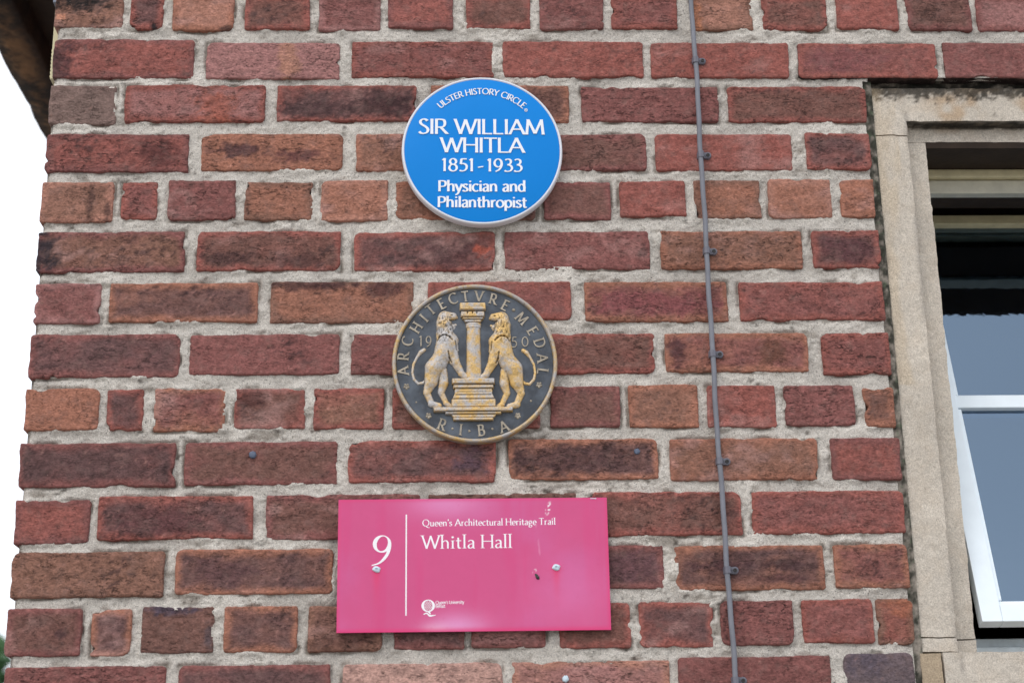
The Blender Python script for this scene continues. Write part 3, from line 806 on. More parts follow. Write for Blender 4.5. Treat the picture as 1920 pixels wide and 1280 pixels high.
# left jamb, two steps
stone_obj("jamb_stone", [(1.190, 1.240, 0.012, 0.30, -0.9465, -0.2225), (1.240, 1.272, 0.035, 0.30, -0.9465, -0.2225)], sur)
stone_obj("jamb_stone", [(XR + 0.032, XR + 0.082, 0.012, 0.30, -0.9465, -0.2225, "fdlrt", 0.02), (XR, XR + 0.032, 0.035, 0.30, -0.9465, -0.2225, "fdlrt", 0.02)], sur)
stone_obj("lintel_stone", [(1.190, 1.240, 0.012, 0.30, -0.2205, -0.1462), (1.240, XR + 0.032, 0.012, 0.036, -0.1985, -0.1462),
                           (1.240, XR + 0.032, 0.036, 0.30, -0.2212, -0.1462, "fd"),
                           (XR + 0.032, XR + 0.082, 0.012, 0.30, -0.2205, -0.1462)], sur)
stone_obj("jamb_foot", [(1.190, 1.240, 0.0115, 0.30, -0.9660, -0.9485), (1.240, 1.272, 0.0345, 0.30, -0.9660, -0.9485)], sur)
stone_obj("sill_stone", [(1.2175, XR + 0.06, 0.004, 0.30, -1.050, -0.9680)], sur)
o = stone_obj("sill_end", [(1.1880, 1.2150, 0.006, 0.30, -1.050, -0.9685)], sur, "brown")
o["label"] = "brown end block of the sill"
tn = o.data.color_attributes["tone"]; nv = len(o.data.vertices)
tn.data.foreach_set("color", np.tile([*(lin((170, 153, 130))), 1], (nv, 1)).astype(np.float32).ravel())

def joint_strip():
    gz = np.linspace(-1.05, -0.1360, 460); gx = np.linspace(1.176, 1.1922, 10)
    X, Zz = np.meshgrid(gx, gz)
    y = 0.0075 + 0.0012 * fbm(X * 150, Zz * 90, 320, 4) + 0.002 * (X > 1.19)
    k = (sm(-0.75, 0.55, fbm(X * 150, Zz * 110, 321, 5) + 0.55 * sm(-0.8, -0.25, Zz) - 0.28))[..., None]
    c = lin((140, 132, 122)) * (1 - k) + lin((60, 60, 53)) * k
    gm = sm(0.4, 0.9, fbm(X * 200, Zz * 200, 322, 3))[..., None] * 0.5
    c = c * (1 - gm) + lin((92, 104, 84)) * gm
    idx = np.arange(X.size).reshape(X.shape)
    Fq = np.stack([idx[:-1, :-1], idx[:-1, 1:], idx[1:, 1:], idx[1:, :-1]], -1).reshape(-1, 4)
    V = np.stack([X, y, Zz + Z0], -1).reshape(-1, 3)
    mesh_obj("pointing", V, Fq, M["joint"], sur, True, c.reshape(-1, 3))
    # above the lintel
    gx = np.linspace(1.180, XR + 0.09, 260); gz = np.linspace(-0.1500, -0.1300, 8)
    X, Zz = np.meshgrid(gx, gz)
    y = 0.020 + 0.003 * fbm(X * 60, Zz * 100, 325, 4)
    k = (sm(-0.8, 0.2, fbm(X * 60, Zz * 100, 326, 4)))[..., None]
    c = lin((120, 112, 102)) * (1 - k) + lin((38, 37, 33)) * k
    idx = np.arange(X.size).reshape(X.shape)
    Fq = np.stack([idx[:-1, :-1], idx[:-1, 1:], idx[1:, 1:], idx[1:, :-1]], -1).reshape(-1, 4)
    V = np.stack([X, y, Zz + Z0], -1).reshape(-1, 3)
    mesh_obj("pointing", V, Fq, M["joint"], sur, True, c.reshape(-1, 3))
joint_strip()

# ------------------------------------------------------------------ window
win = empty("window", (1.63, 0.15, Z0 - 0.95), "white top-hung window tilted open at the bottom inside the stone surround", "window")
fr = MB()
fr.box(1.270, XR + 0.002, 0.118, 0.136, Z0 - 0.2680, Z0 - 0.2465, 0.002); fo = fr.build("frame_head", M["headp"], win)
fr = MB(); fr.box(1.270, XR + 0.002, 0.137, 0.195, Z0 - 0.2600, Z0 - 0.2460, 0); fr.build("shaded_head_gap", M["timber"], win)  # dark box standing in for the shaded gap between head and sash
fr = MB(); fr.box(1.270, XR + 0.002, 0.110, 0.21, Z0 - 0.2455, Z0 - 0.2315, 0.003); fr.build("head_moulding", M["cream"], win)
fr = MB(); fr.box(1.270, XR + 0.002, 0.036, 0.30, Z0 - 0.2310, Z0 - 0.2222, 0); fr.build("soffit_board", M["timber"], win)
fr = MB(); fr.box(1.2725, 1.2800, 0.12, 0.30, Z0 - 0.950, Z0 - 0.2690, 0.001); fr.build("frame_side", M["frame"], win)
fr = MB(); fr.box(XR - 0.008, XR - 0.0005, 0.12, 0.30, Z0 - 0.950, Z0 - 0.2690, 0.001); fr.build("frame_side", M["frame"], win)
fr = MB(); fr.box(1.274, XR - 0.002, 0.105, 0.16, Z0 - 0.9500, Z0 - 0.9370, 0.002); fr.build("frame_sill", M["greyp"], win)
fr = MB(); fr.box(1.274, XR - 0.002, 0.085, 0.16, Z0 - 0.9680, Z0 - 0.9510, 0.002); fr.build("sill_board", M["greyp"], win)

# the sash, built flat and swung out about its top edge
PHI = 0.2956; SL = 0.6999; YT, ZT = 0.2355, -0.2545
SX0, SX1 = 1.283, XR - 0.011
sash = bpy.data.objects.new("sash", None); COL.objects.link(sash); sash.parent = win
sash.location = np.array((SX0, YT, ZT + Z0)) - world_loc(win)
sash.rotation_euler = (-PHI, 0, 0)
def sash_part(name, x0, x1, z0, z1, y0=-0.0, y1=0.020, mat="frame", bev=0.0012, moulded=None):
    mb = MB(); mb.box(x0, x1, y0, y1, z0, z1, bev)
    V = np.array(mb.v); me = bpy.data.meshes.new(name)
    me.from_pydata([tuple(v) for v in V], [], mb.f); me.materials.append(M[mat])
    o = bpy.data.objects.new(name, me); COL.objects.link(o); o.parent = sash
    return o
SW = SX1 - SX0
ST = 0.028
sash_part("stile", 0, ST, -SL, 0); sash_part("stile", SW - ST, SW, -SL, 0)
sash_part("top_rail", ST + .0002, SW - ST - .0002, -0.018, -0.001, mat="cream")
sash_part("bottom_rail", ST + .0002, SW - ST - .0002, -SL, -SL + 0.026)
zb = -0.348
sash_part("glazing_bar", ST + .0002, SW - ST - .0002, zb - 0.011, zb + 0.011, 0.003, 0.019, bev=0.002)
mx = SW / 2
sash_part("glazing_bar", mx - 0.011, mx + 0.011, zb + 0.0115, -0.0185, 0.0035, 0.019, bev=0.002)
sash_part("glazing_bar", mx - 0.011, mx + 0.011, -SL + 0.0265, zb - 0.0115, 0.0035, 0.019, bev=0.002)
# inner mouldings
for (x0, x1, z0, z1) in ((ST + .0004, ST + 0.006, -SL + 0.033, zb - 0.012), (ST + .0004, ST + 0.006, zb + 0.012, -0.019), (ST + .0004, mx - .0115, -SL + 0.0264, -SL + 0.032)):
    sash_part("bead", x0, x1, z0, z1, 0.005, 0.013, bev=0.0015)
for (x0, x1) in ((ST, mx - 0.011), (mx + 0.011, SW - ST)):
    for (z0, z1) in ((zb + 0.011, -0.018), (-SL + 0.026, zb - 0.011)):
        sash_part("pane", x0 - 0.004, x1 + 0.004, z0 - 0.004, z1 + 0.004, 0.012, 0.016, "glass", 0)

# the unlit room behind
rm = MB(); x0, x1, y0, y1, z0, z1 = 1.0, 3.0, 0.31, 3.2, -2.2, 0.4
rm.v = [(x0, y0, z0 + Z0), (x1, y0, z0 + Z0), (x1, y1, z0 + Z0), (x0, y1, z0 + Z0), (x0, y0, z1 + Z0), (x1, y0, z1 + Z0), (x1, y1, z1 + Z0), (x0, y1, z1 + Z0)]
rm.f = [(0, 1, 2, 3), (4, 7, 6, 5), (1, 5, 6, 2), (2, 6, 7, 3), (3, 7, 4, 0)]
b = 8                                                     # the room's front wall with the opening left in it
for (a0, a1, c0, c1) in ((x0, 1.245, z0, z1), (XR + .03, x1, z0, z1), (1.245, XR + .03, z0, -0.96), (1.245, XR + .03, -0.215, z1)):
    rm.v += [(a0, y0, c0 + Z0), (a1, y0, c0 + Z0), (a1, y0, c1 + Z0), (a0, y0, c1 + Z0)]; rm.f.append((b, b + 1, b + 2, b + 3)); b += 4
rm.build("room", M["dark"])["kind"] = "structure"

# ------------------------------------------------------------------ eaves and trunking at the corner
ev = empty("stone_eaves", (-0.15, 1.8, Z0 + 0.3), "brown stained stone eaves jutting out past the left corner of the brick wall", "eaves")
def eaves_band():
    gy = np.linspace(0.10, 3.6, 240); prof = [(-0.300, 0.46), (-0.303, 0.38), (-0.304, 0.31), (-0.298, 0.302), (-0.270, 0.300), (-0.245, 0.300), (-0.226, 0.301), (-0.222, 0.306), (-0.222, 0.36)]
    P = []
    for yy in gy:
        for (a, b) in prof: P.append((a, yy, b))
    P = np.array(P); n = len(prof)
    w1 = fbm(P[:, 1] * 14, P[:, 0] * 40 + P[:, 2] * 30, 400, 4)
    P[:, 0] += 0.003 * w1; P[:, 2] += 0.0025 * fbm(P[:, 1] * 20, P[:, 0] * 30, 401, 3)
    P[:, 2] += Z0
    Fc = [(i * n + j, i * n + j + 1, (i + 1) * n + j + 1, (i + 1) * n + j) for i in range(len(gy) - 1) for j in range(n - 1)]
    mesh_obj("fascia_stone", P, Fc, M["eaves"], ev, True)
eaves_band()
mb = MB(); mb.box(-0.2215, 0.004, 0.10, 3.6, Z0 + 0.352, Z0 + 0.46); mb.build("soffit", M["timber"], ev)
mb = MB(); mb.box(-0.302, -0.224, 0.100, 0.104, Z0 + 0.302, Z0 + 0.460); mb.build("end_stone", M["eaves"], ev)
mb = MB(); mb.box(-0.31, 0.004, 0.10, 3.6, Z0 + 0.461, Z0 + 0.50); mb.build("coping", M["eaves"], ev)
tk = empty("cable_trunking", (-0.007, 0.07, Z0 - 0.11), "thin cream trunking with a grey cap at the top left corner of the brick wall", "trunking")
mb = MB(); mb.box(-0.0135, -0.0004, 0.05, 0.10, Z0 - 0.112, Z0 + 0.012, 0.001)
for i in range(8): mb.box(-0.0145, -0.0134, 0.052, 0.098, Z0 - 0.108 + i * 0.006, Z0 - 0.105 + i * 0.006)
mb.build("cover", M["trunking"], tk)
mb = MB(); mb.box(-0.0165, -0.0004, 0.046, 0.104, Z0 + 0.0122, Z0 + 0.30, 0.001); mb.build("end_cap", M["lead"], tk)

# ------------------------------------------------------------------ lettering: pen strokes with thick and thin
def S(x0, y0, x1, y1, sf="se"): return ("S", (x0, y0), (x1, y1), sf)
def C(*p): return ("C", p)
def E(cx, cy, rx, ry, a0=0, a1=360): return ("E", cx, cy, rx, ry, a0, a1)
def glyphs(X):
    bowlP = C((.1, .965), (.30, .965), (.45, .92), (.50, .80), (.50, .63), (.44, .50), (.30, .45), (.1, .45))
    return {
    "A": (.78, [S(.04, 0, .40, 1, "s"), S(.38, 1, .75, 0, "e"), S(.17, .34, .62, .34, "")]),
    "B": (.60, [S(.1, 0, .1, 1), C((.1, .965), (.28, .965), (.42, .92), (.45, .78), (.42, .60), (.28, .535), (.1, .53)), C((.1, .53), (.32, .53), (.48, .46), (.53, .28), (.48, .10), (.32, .035), (.1, .035))]),
    "C": (.80, [E(.46, .5, .41, .49, 48, 312)]),
    "D": (.80, [S(.1, 0, .1, 1), C((.1, .965), (.34, .965), (.56, .88), (.70, .68), (.72, .5), (.70, .32), (.56, .12), (.34, .035), (.1, .035))]),
    "E": (.56, [S(.1, 0, .1, 1), S(.1, .965, .50, .965, ""), S(.1, .52, .44, .52, ""), S(.1, .035, .52, .035, "")]),
    "H": (.78, [S(.1, 0, .1, 1), S(.68, 0, .68, 1), S(.1, .51, .68, .51, "")]),
    "I": (.24, [S(.12, 0, .12, 1)]),
    "L": (.54, [S(.1, 0, .1, 1), S(.1, .035, .51, .035, "")]),
    "M": (.96, [S(.08, 0, .16, 1, "s"), S(.15, 1, .49, .06, ""), S(.49, .06, .81, 1, ""), S(.80, 1, .88, 0, "e")]),
    "O": (.92, [E(.46, .5, .40, .48)]),
    "P": (.58, [S(.1, 0, .1, 1), bowlP]),
    "Q": (.94, [E(.46, .5, .40, .48), C((.44, .02), (.60, -.10), (.76, -.20), (.96, -.22))]),
    "R": (.64, [S(.1, 0, .1, 1), bowlP, S(.29, .47, .62, 0, "e")]),
    "S": (.54, [C((.44, .87), (.36, .95), (.25, .975), (.14, .91), (.10, .77), (.17, .63), (.33, .50), (.44, .37), (.47, .22), (.40, .08), (.26, .025), (.14, .05), (.05, .14))]),
    "T": (.66, [S(.33, 0, .33, 1, "s"), S(.01, .965, .65, .965, "")]),
    "U": (.74, [C((.1, 1), (.1, .7), (.1, .36), (.15, .14), (.26, .04), (.37, .02), (.49, .04), (.59, .14), (.64, .36), (.64, .7), (.64, 1))]),
    "V": (.74, [S(.02, 1, .37, 0, "s"), S(.36, 0, .71, 1, "e")]),
    "W": (1.06, [S(.02, 1, .29, 0, "s"), S(.28, 0, .53, .97, ""), S(.52, .97, .78, 0, ""), S(.77, 0, 1.04, 1, "e")]),
    "Y": (.68, [S(.02, 1, .34, .46, "s"), S(.33, .46, .65, 1, "e"), S(.34, .48, .34, 0, "e")]),
    "0": (.62, [E(.31, .46, .26, .44)]),
    "1": (.34, [S(.18, 0, .18, 1, "s"), C((.05, .86), (.12, .92), (.18, .985))]),
    "3": (.52, [C((.08, .90), (.18, .97), (.30, .965), (.40, .88), (.41, .73), (.34, .60), (.20, .54)), C((.20, .54), (.36, .50), (.46, .38), (.47, .22), (.38, .07), (.24, .02), (.12, .03), (.04, .08))]),
    "5": (.54, [S(.15, .965, .47, .965, ""), S(.16, .97, .12, .56, ""), C((.12, .56), (.26, .60), (.40, .54), (.47, .40), (.45, .20), (.34, .06), (.20, .02), (.05, .06))]),
    "8": (.58, [E(.29, .755, .18, .22), E(.29, .27, .22, .26)]),
    "9": (.58, [E(.28, .67, .21, .31), C((.49, .68), (.49, .50), (.43, .30), (.32, .13), (.13, .0))]),
    "-": (.40, [S(.04, .32, .36, .38, "")]),
    "\u00b7": (.2, [("D", .1, .5, .07)]),
    "\u2019": (.18, [C((.11, 1.0), (.13, .92), (.10, .83), (.04, .76))]),
    "a": (.46, [C((.07, X * .84), (.13, X * .95), (.22, X * .99), (.32, X * .93), (.36, X * .76), (.36, X * .5), (.36, .1), (.38, .03), (.45, .02)), C((.36, X * .60), (.24, X * .55), (.12, X * .44), (.07, X * .27), (.10, X * .08), (.19, .01), (.29, X * .10), (.36, X * .26))]),
    "c": (.44, [E(.26, X / 2, .21, X / 2 - .01, 48, 312)]),
    "d": (.54, [S(.42, 0, .42, 1.04, "e"), E(.25, X / 2, .19, X / 2 - .01)]),
    "e": (.48, [E(.26, X / 2, .20, X / 2 - .01, -2, 312), S(.07, X * .52, .46, X * .52, "")]),
    "f": (.34, [C((.40, .98), (.32, 1.02), (.24, .98), (.19, .86), (.18, .6), (.18, .3), (.18, 0)), S(.04, X * .97, .34, X * .97, "")]),
    "g": (.50, [E(.23, X * .64, .16, X * .34), C((.17, X * .30), (.09, X * .16), (.14, .02), (.30, -.02), (.42, -.08), (.43, -.22), (.33, -.32), (.18, -.33), (.06, -.25), (.08, -.12), (.17, -.02)), S(.33, X * .92, .47, X * .94, "")]),
    "h": (.56, [S(.1, 0, .1, 1.04), C((.1, X * .70), (.17, X * .88), (.28, X * .985), (.38, X * .93), (.43, X * .75), (.44, X * .5), (.44, 0))]),
    "i": (.24, [S(.12, 0, .12, X), ("D", .12, X + .24, .075)]),
    "l": (.24, [S(.12, 0, .12, 1.04)]),
    "n": (.56, [S(.1, 0, .1, X), C((.1, X * .70), (.17, X * .88), (.28, X * .985), (.38, X * .93), (.43, X * .75), (.44, X * .5), (.44, 0))]),
    "o": (.54, [E(.27, X / 2, .22, X / 2 - .01)]),
    "p": (.54, [S(.1, -.32, .1, X), E(.29, X / 2, .19, X / 2 - .01)]),
    "r": (.38, [S(.1, 0, .1, X), C((.1, X * .62), (.15, X * .82), (.23, X * .94), (.35, X * .96))]),
    "s": (.40, [C((.32, X * .84), (.26, X * .95), (.18, X * .98), (.09, X * .88), (.08, X * .72), (.16, X * .57), (.28, X * .44), (.34, X * .27), (.29, X * .08), (.18, X * .02), (.10, X * .06), (.04, X * .16))]),
    "t": (.36, [C((.16, X * 1.34), (.16, X), (.16, X * .5), (.17, .12), (.23, .02), (.34, .05)), S(.02, X * .96, .34, X * .96, "")]),
    "u": (.56, [C((.1, X), (.1, X * .6), (.11, X * .2), (.19, .02), (.30, .04), (.38, X * .16), (.44, X * .34)), S(.44, X, .44, 0, "e")]),
    "v": (.46, [S(.02, X, .23, 0, "s"), S(.22, 0, .43, X, "e")]),
    "y": (.46, [S(.02, X, .24, 0, "s"), C((.44, X), (.34, X * .5), (.24, 0), (.16, -.20), (.08, -.29), (.0, -.30))]),
    }

def catmull(P, n=6):
    P = [np.array(p, float) for p in P]; Q = [2 * P[0] - P[1]] + P + [2 * P[-1] - P[-2]]; out = []
    for i in range(1, len(Q) - 2):
        for t in np.linspace(0, 1, n, endpoint=False):
            a, b, c, d = Q[i - 1], Q[i], Q[i + 1], Q[i + 2]
            out.append(0.5 * ((2 * b) + (-a + c) * t + (2 * a - 5 * b + 4 * c - d) * t * t + (-a + 3 * b - 3 * c + d) * t ** 3))
    out.append(P[-1]); return np.array(out)

def stroke_polys(st, sty):
    """-> list of (left points, right points, closed)"""
    T, t, beta, flare, serif = sty["T"], sty["t"], sty["beta"], sty["flare"], sty["serif"]
    def wid(a): return math.hypot(T * math.sin(a - beta), t * math.cos(a - beta))
    res = []
    if st[0] == "D":
        _, cx, cy, r = st
        a = np.linspace(0, 2 * math.pi, 13)[:-1]
        top = np.array([(cx + r * math.cos(q), cy + r * math.sin(q)) for q in np.linspace(0, math.pi, 8)])
        bot = np.array([(cx + r * math.cos(q), cy - r * math.sin(q)) for q in np.linspace(0, math.pi, 8)])
        return [(top, bot, False)]
    if st[0] == "S":
        (x0, y0), (x1, y1) = np.array(st[1]), np.array(st[2]); sf = st[3]
        a = math.atan2(y1 - y0, x1 - x0); wd = wid(a)
        n = 6
        tt = np.linspace(0, 1, n + 1); L = math.hypot(x1 - x0, y1 - y0)
        fl = 1 + flare * (np.exp(-tt * L / .12) + np.exp(-(1 - tt) * L / .12))
        P = np.array([[x0 + (x1 - x0) * q, y0 + (y1 - y0) * q] for q in tt])
        if abs(y1 - y0) > 0.4 * abs(x1 - x0):
            hw = wd / 2 / abs(math.sin(a)) * fl
            off = np.stack([hw, 0 * hw], -1)
        else:
            hw = wd / 2 * fl; off = np.stack([0 * hw, hw], -1)
        res.append((P + off, P - off, False))
        if serif > 0:
            for (e, px, py) in (("s", x0, y0), ("e", x1, y1)):
                if e in sf and abs(y1 - y0) > 0.4 * abs(x1 - x0):
                    sw = wd / 2 / abs(math.sin(a)) + serif; th = t * 0.75
                    up = 1 if (y1 - y0) * (1 if e == "s" else -1) > 0 else -1
                    xs = np.array([-sw, -sw * .55, 0, sw * .55, sw]); hh = np.array([.55, 1.0, 1.9, 1.0, .55]) * th
                    A = np.stack([px + xs, np.full(5, py)], -1); B = np.stack([px + xs + xs * 0, py + up * hh], -1)
                    res.append((A, B, False))
        return res
    if st[0] == "C": P = catmull(st[1]); closed = False
    else:
        _, cx, cy, rx, ry, a0, a1 = st
        n = max(10, int(abs(a1 - a0) / 9)); an = np.radians(np.linspace(a0, a1, n + 1)); closed = abs(a1 - a0) >= 359
        P = np.stack([cx + rx * np.cos(an), cy + ry * np.sin(an)], -1)
    d = np.gradient(P, axis=0)
    if closed: d[0] = d[-1] = P[1] - P[-2]
    an = np.arctan2(d[:, 1], d[:, 0]); wd = np.array([wid(a) for a in an])
    if not closed:
        s = np.concatenate([[0], np.cumsum(np.hypot(*np.diff(P, axis=0).T))])
        wd = wd * (1 + flare * (np.exp(-s / .1) + np.exp(-(s[-1] - s) / .1)))
        wd = np.maximum(wd, t * 0.9)
    nrm = np.stack([-np.sin(an), np.cos(an)], -1)
    return [(P + nrm * wd[:, None] / 2, P - nrm * wd[:, None] / 2, closed)]

STY_BLUE = dict(T=.135, t=.075, beta=rad(14), flare=.13, serif=0)
STY_BLUEB = dict(T=.155, t=.09, beta=rad(14), flare=.10, serif=0)
STY_GARA = dict(T=.105, t=.050, beta=rad(18), flare=0.0, serif=.075)
STY_GARAS = dict(T=.130, t=.065, beta=rad(18), flare=0.0, serif=.07)
STY_SANS = dict(T=.13, t=.11, beta=0.0, flare=0.0, serif=0)
STY_MED = dict(T=.16, t=.095, beta=rad(16), flare=.06, serif=.07)
STY_MEDN = dict(T=.10, t=.07, beta=rad(16), flare=.06, serif=.0)

def glyph_mesh(mb, strokes, sty, mp, yface, h, i0=0):
    """mp: glyph (x, y) -> world (X, Z); raised h in front of yface"""
    k = i0
    for st in strokes:
        for (A, B, closed) in stroke_polys(st, sty):
            yy = yface - h - 0.00002 * (k % 7); k += 1
            n = len(A); V = []
            for row in (A, B): V += [(*[q for q in (mp(p)[0], yy, mp(p)[1])],) for p in row]
            for row in (A, B): V += [(*[q for q in (mp(p)[0], yface + 0.0002, mp(p)[1])],) for p in row]
            Fc = []
            for i in range(n - 1):
                Fc.append((i, i + 1, n + i + 1, n + i))
                Fc.append((i, 2 * n + i, 2 * n + i + 1, i + 1)); Fc.append((n + i, n + i + 1, 3 * n + i + 1, 3 * n + i))
            if not closed:
                Fc.append((0, n, 3 * n, 2 * n)); Fc.append((n - 1, 3 * n - 1, 4 * n - 1, 2 * n - 1))
            mb.add(V, Fc)
    return k

def line_of_text(txt, u0, v0, u1, v1, cap, X, sty, parent, mat, yface, h, ox, oz, one=None, space=.30, gap=0.0):
    G = glyphs(X); pen = 0; items = []
    for ch in txt:
        if ch == " ": pen += space; continue
        items.append((ch, pen)); pen += G[ch][0] + gap
    # ink extent: first glyph's left edge to the last one's right
    last = items[-1]; end = last[1] + G[last[0]][0] - .04
    sc = math.hypot(u1 - u0, v1 - v0) / (end - .03); dx, dz = (u1 - u0) / math.hypot(u1 - u0, v1 - v0), (v1 - v0) / math.hypot(u1 - u0, v1 - v0)
    mb = MB() if one else None; k = 0
    for ch, p in items:
        def mp(q, p=p):
            a = (q[0] + p - .03) * sc; b = q[1] * cap
            return (ox + u0 + a * dx - b * dz, oz + v0 + a * dz + b * dx)
        if one: k = glyph_mesh(mb, G[ch][1], sty, mp, yface, h, k)
        else:
            m = MB(); glyph_mesh(m, G[ch][1], sty, mp, yface, h); m.build("letter", M[mat], parent)
    if one: mb.build(one, M[mat], parent)

# ------------------------------------------------------------------ blue plaque
PX, PZ, PR = 0.61955, Z0 - 0.2590, 0.10992
bp = empty("blue_plaque", (PX, 0.0, PZ), "round blue plaque with a white rim and raised white lettering, uppermost of the three plates", "plaque")
mb = MB()
prof = [(0.0, -0.0195), (0.1080, -0.0195), (0.1103, -0.0212), (0.1110, -0.0221), (0.1122, -0.0221), (0.1133, -0.0212), (0.1139, -0.0192), (0.1141, -0.0160), (0.1138, -0.0085), (0.1110, -0.0065), (0.1050, -0.0060), (0.102, 0.0), (0.0, 0.0)]
mb.disc(PX, 0, PZ, prof, 160); mb.build("rim", M["rim"], bp, True)
mb = MB(); mb.disc(PX, 0, PZ, [(0.0, -0.0221), (0.05, -0.0221), (0.1085, -0.0219), (0.1099, -0.0214), (0.1099, -0.0190)], 160); mb.build("face", M["blue"], bp, True)
YF = -0.0221
def btext(txt, a, b, cap, X, sty, **kw):
    line_of_text(txt, a[0] / 1000, a[1] / 1000, b[0] / 1000, b[1] / 1000, cap / 1000, X, sty, bp, "white", YF, 0.0011, PX, PZ, **kw)
btext("SIR WILLIAM", (-89.6, 24.1), (88.2, 22.7), 23.4, .66, STY_BLUE, space=.34)
btext("WHITLA", (-57.9, -4.6), (58.9, -5.5), 23.0, .66, STY_BLUE)
btext("1851 - 1933", (-56.8, -33.4), (55.3, -34.7), 19.6, .66, STY_BLUE, space=.12, gap=.05)
btext("Physician and", (-62.0, -64.2), (60.2, -64.9), 16.4, .68, STY_BLUEB, space=.30)
btext("Philanthropist", (-62.9, -88.0), (61.1, -89.2), 16.0, .68, STY_BLUEB)
def arc_text(txt, r, a0, a1, cap, sty):
    G = glyphs(.66); pen = 0; items = []
    for ch in txt:
        if ch == " ": pen += .32; continue
        items.append((ch, pen + G[ch][0] / 2)); pen += G[ch][0]
    for ch, c in items:
        ang = rad(a0 + (a1 - a0) * c / pen); ca, sa = math.cos(ang), math.sin(ang); gw = G[ch][0]; s = (rad(a1 - a0) * r) / pen
        def mp(q):
            x = (q[0] - gw / 2) * s; y = r + q[1] * cap
            return (PX + x * ca + y * sa, PZ - x * sa + y * ca)
        m = MB(); glyph_mesh(m, G[ch][1], sty, mp, YF, 0.0009); m.build("letter", M["white"], bp)
arc_text("ULSTER HISTORY CIRCLE", 0.0862, -42.6, 43.0, 0.0094, STY_BLUEB)
m = MB()
for r_, w_ in ((0.0019, .0004),):
    glyph_mesh(m, [E(0, 0, 1, 1)], dict(T=.28, t=.28, beta=0, flare=0, serif=0), lambda q: (PX + 0.0632 + q[0] * 0.0021, PZ + 0.0612 + q[1] * 0.0021), YF, 0.0008)
    glyph_mesh(m, [S(-.25, -.55, -.25, .55, ""), C((-.25, .5), (.2, .45), (.2, .05), (-.25, 0)), S(0, 0, .35, -.55, "")], dict(T=.25, t=.2, beta=0, flare=0, serif=0), lambda q: (PX + 0.0632 + q[0] * 0.0021, PZ + 0.0612 + q[1] * 0.0021), YF, 0.0008, 4)
m.build("registered_mark", M["white"], bp)

# ------------------------------------------------------------------ bronze medal
MX, MZ, MR = 0.6064, Z0 - 0.5722, 0.1128
md = empty("bronze_medal", (MX, 0.0, MZ), "round dark bronze medal with two gilded lions facing a column, above the pink sign", "medal")
YD = -0.0130
mb = MB(); mb.disc(MX, 0, MZ, [(0, YD), (0.06, YD), (0.1064, YD), (0.1077, YD + 0.002)], 160); mb.build("field", M["field"], md, True)
mb = MB(); mb.disc(MX, 0, MZ, [(0.1069, YD + 0.001), (0.1071, YD - 0.0022), (0.1083, YD - 0.0042), (0.1099, YD - 0.0048), (0.1115, YD - 0.0042), (0.1126, YD - 0.0025), (0.1128, YD), (0.1120, -0.002), (0.106, 0.0)], 160)
mb.build("rim", M["rimgilt"], md, True)
def ml(x, y): return ((x - 612) / 610 * MR, (632 - y) / 580 * MR)
def mletter(ch, x, y, cap, sty, ang=None):
    u, v = ml(x, y)
    if ang is None: ang = math.atan2(u, v)
    G = glyphs(.6); gw = G[ch][0]; ca, sa = math.cos(ang), math.sin(ang)
    def mp(q):
        a = (q[0] - gw / 2) * cap; b = (q[1] - .5) * cap
        return (MX + u + a * ca + b * sa, MZ + v - a * sa + b * ca)
    m = MB(); glyph_mesh(m, G[ch][1], sty, mp, YD, 0.0014); m.build("letter", M["letterm"], md)
for ch, x, y in zip("ARCHITECTVREMEDAL", (85, 85, 115, 180, 237, 287, 370, 455, 545, 650, 755, 845, 965, 1045, 1095, 1112, 1112),
                    (690, 583, 470, 370, 300, 237, 193, 155, 140, 138, 160, 208, 305, 400, 490, 600, 700)):
    mletter(ch, x, y, 0.0152, STY_MED)
for ch, x, y, a in (("R", 370, 1078, 20), ("I", 505, 1115, 6), ("B", 655, 1120, -6), ("A", 818, 1095, -20)):
    mletter(ch, x, y, 0.0155, STY_MED, rad(a))
for ch, x, y in (("1", 215, 470), ("9", 272, 474), ("5", 905, 482), ("0", 985, 476)):
    mletter(ch, x, y, 0.0150, STY_MEDN, 0.0)

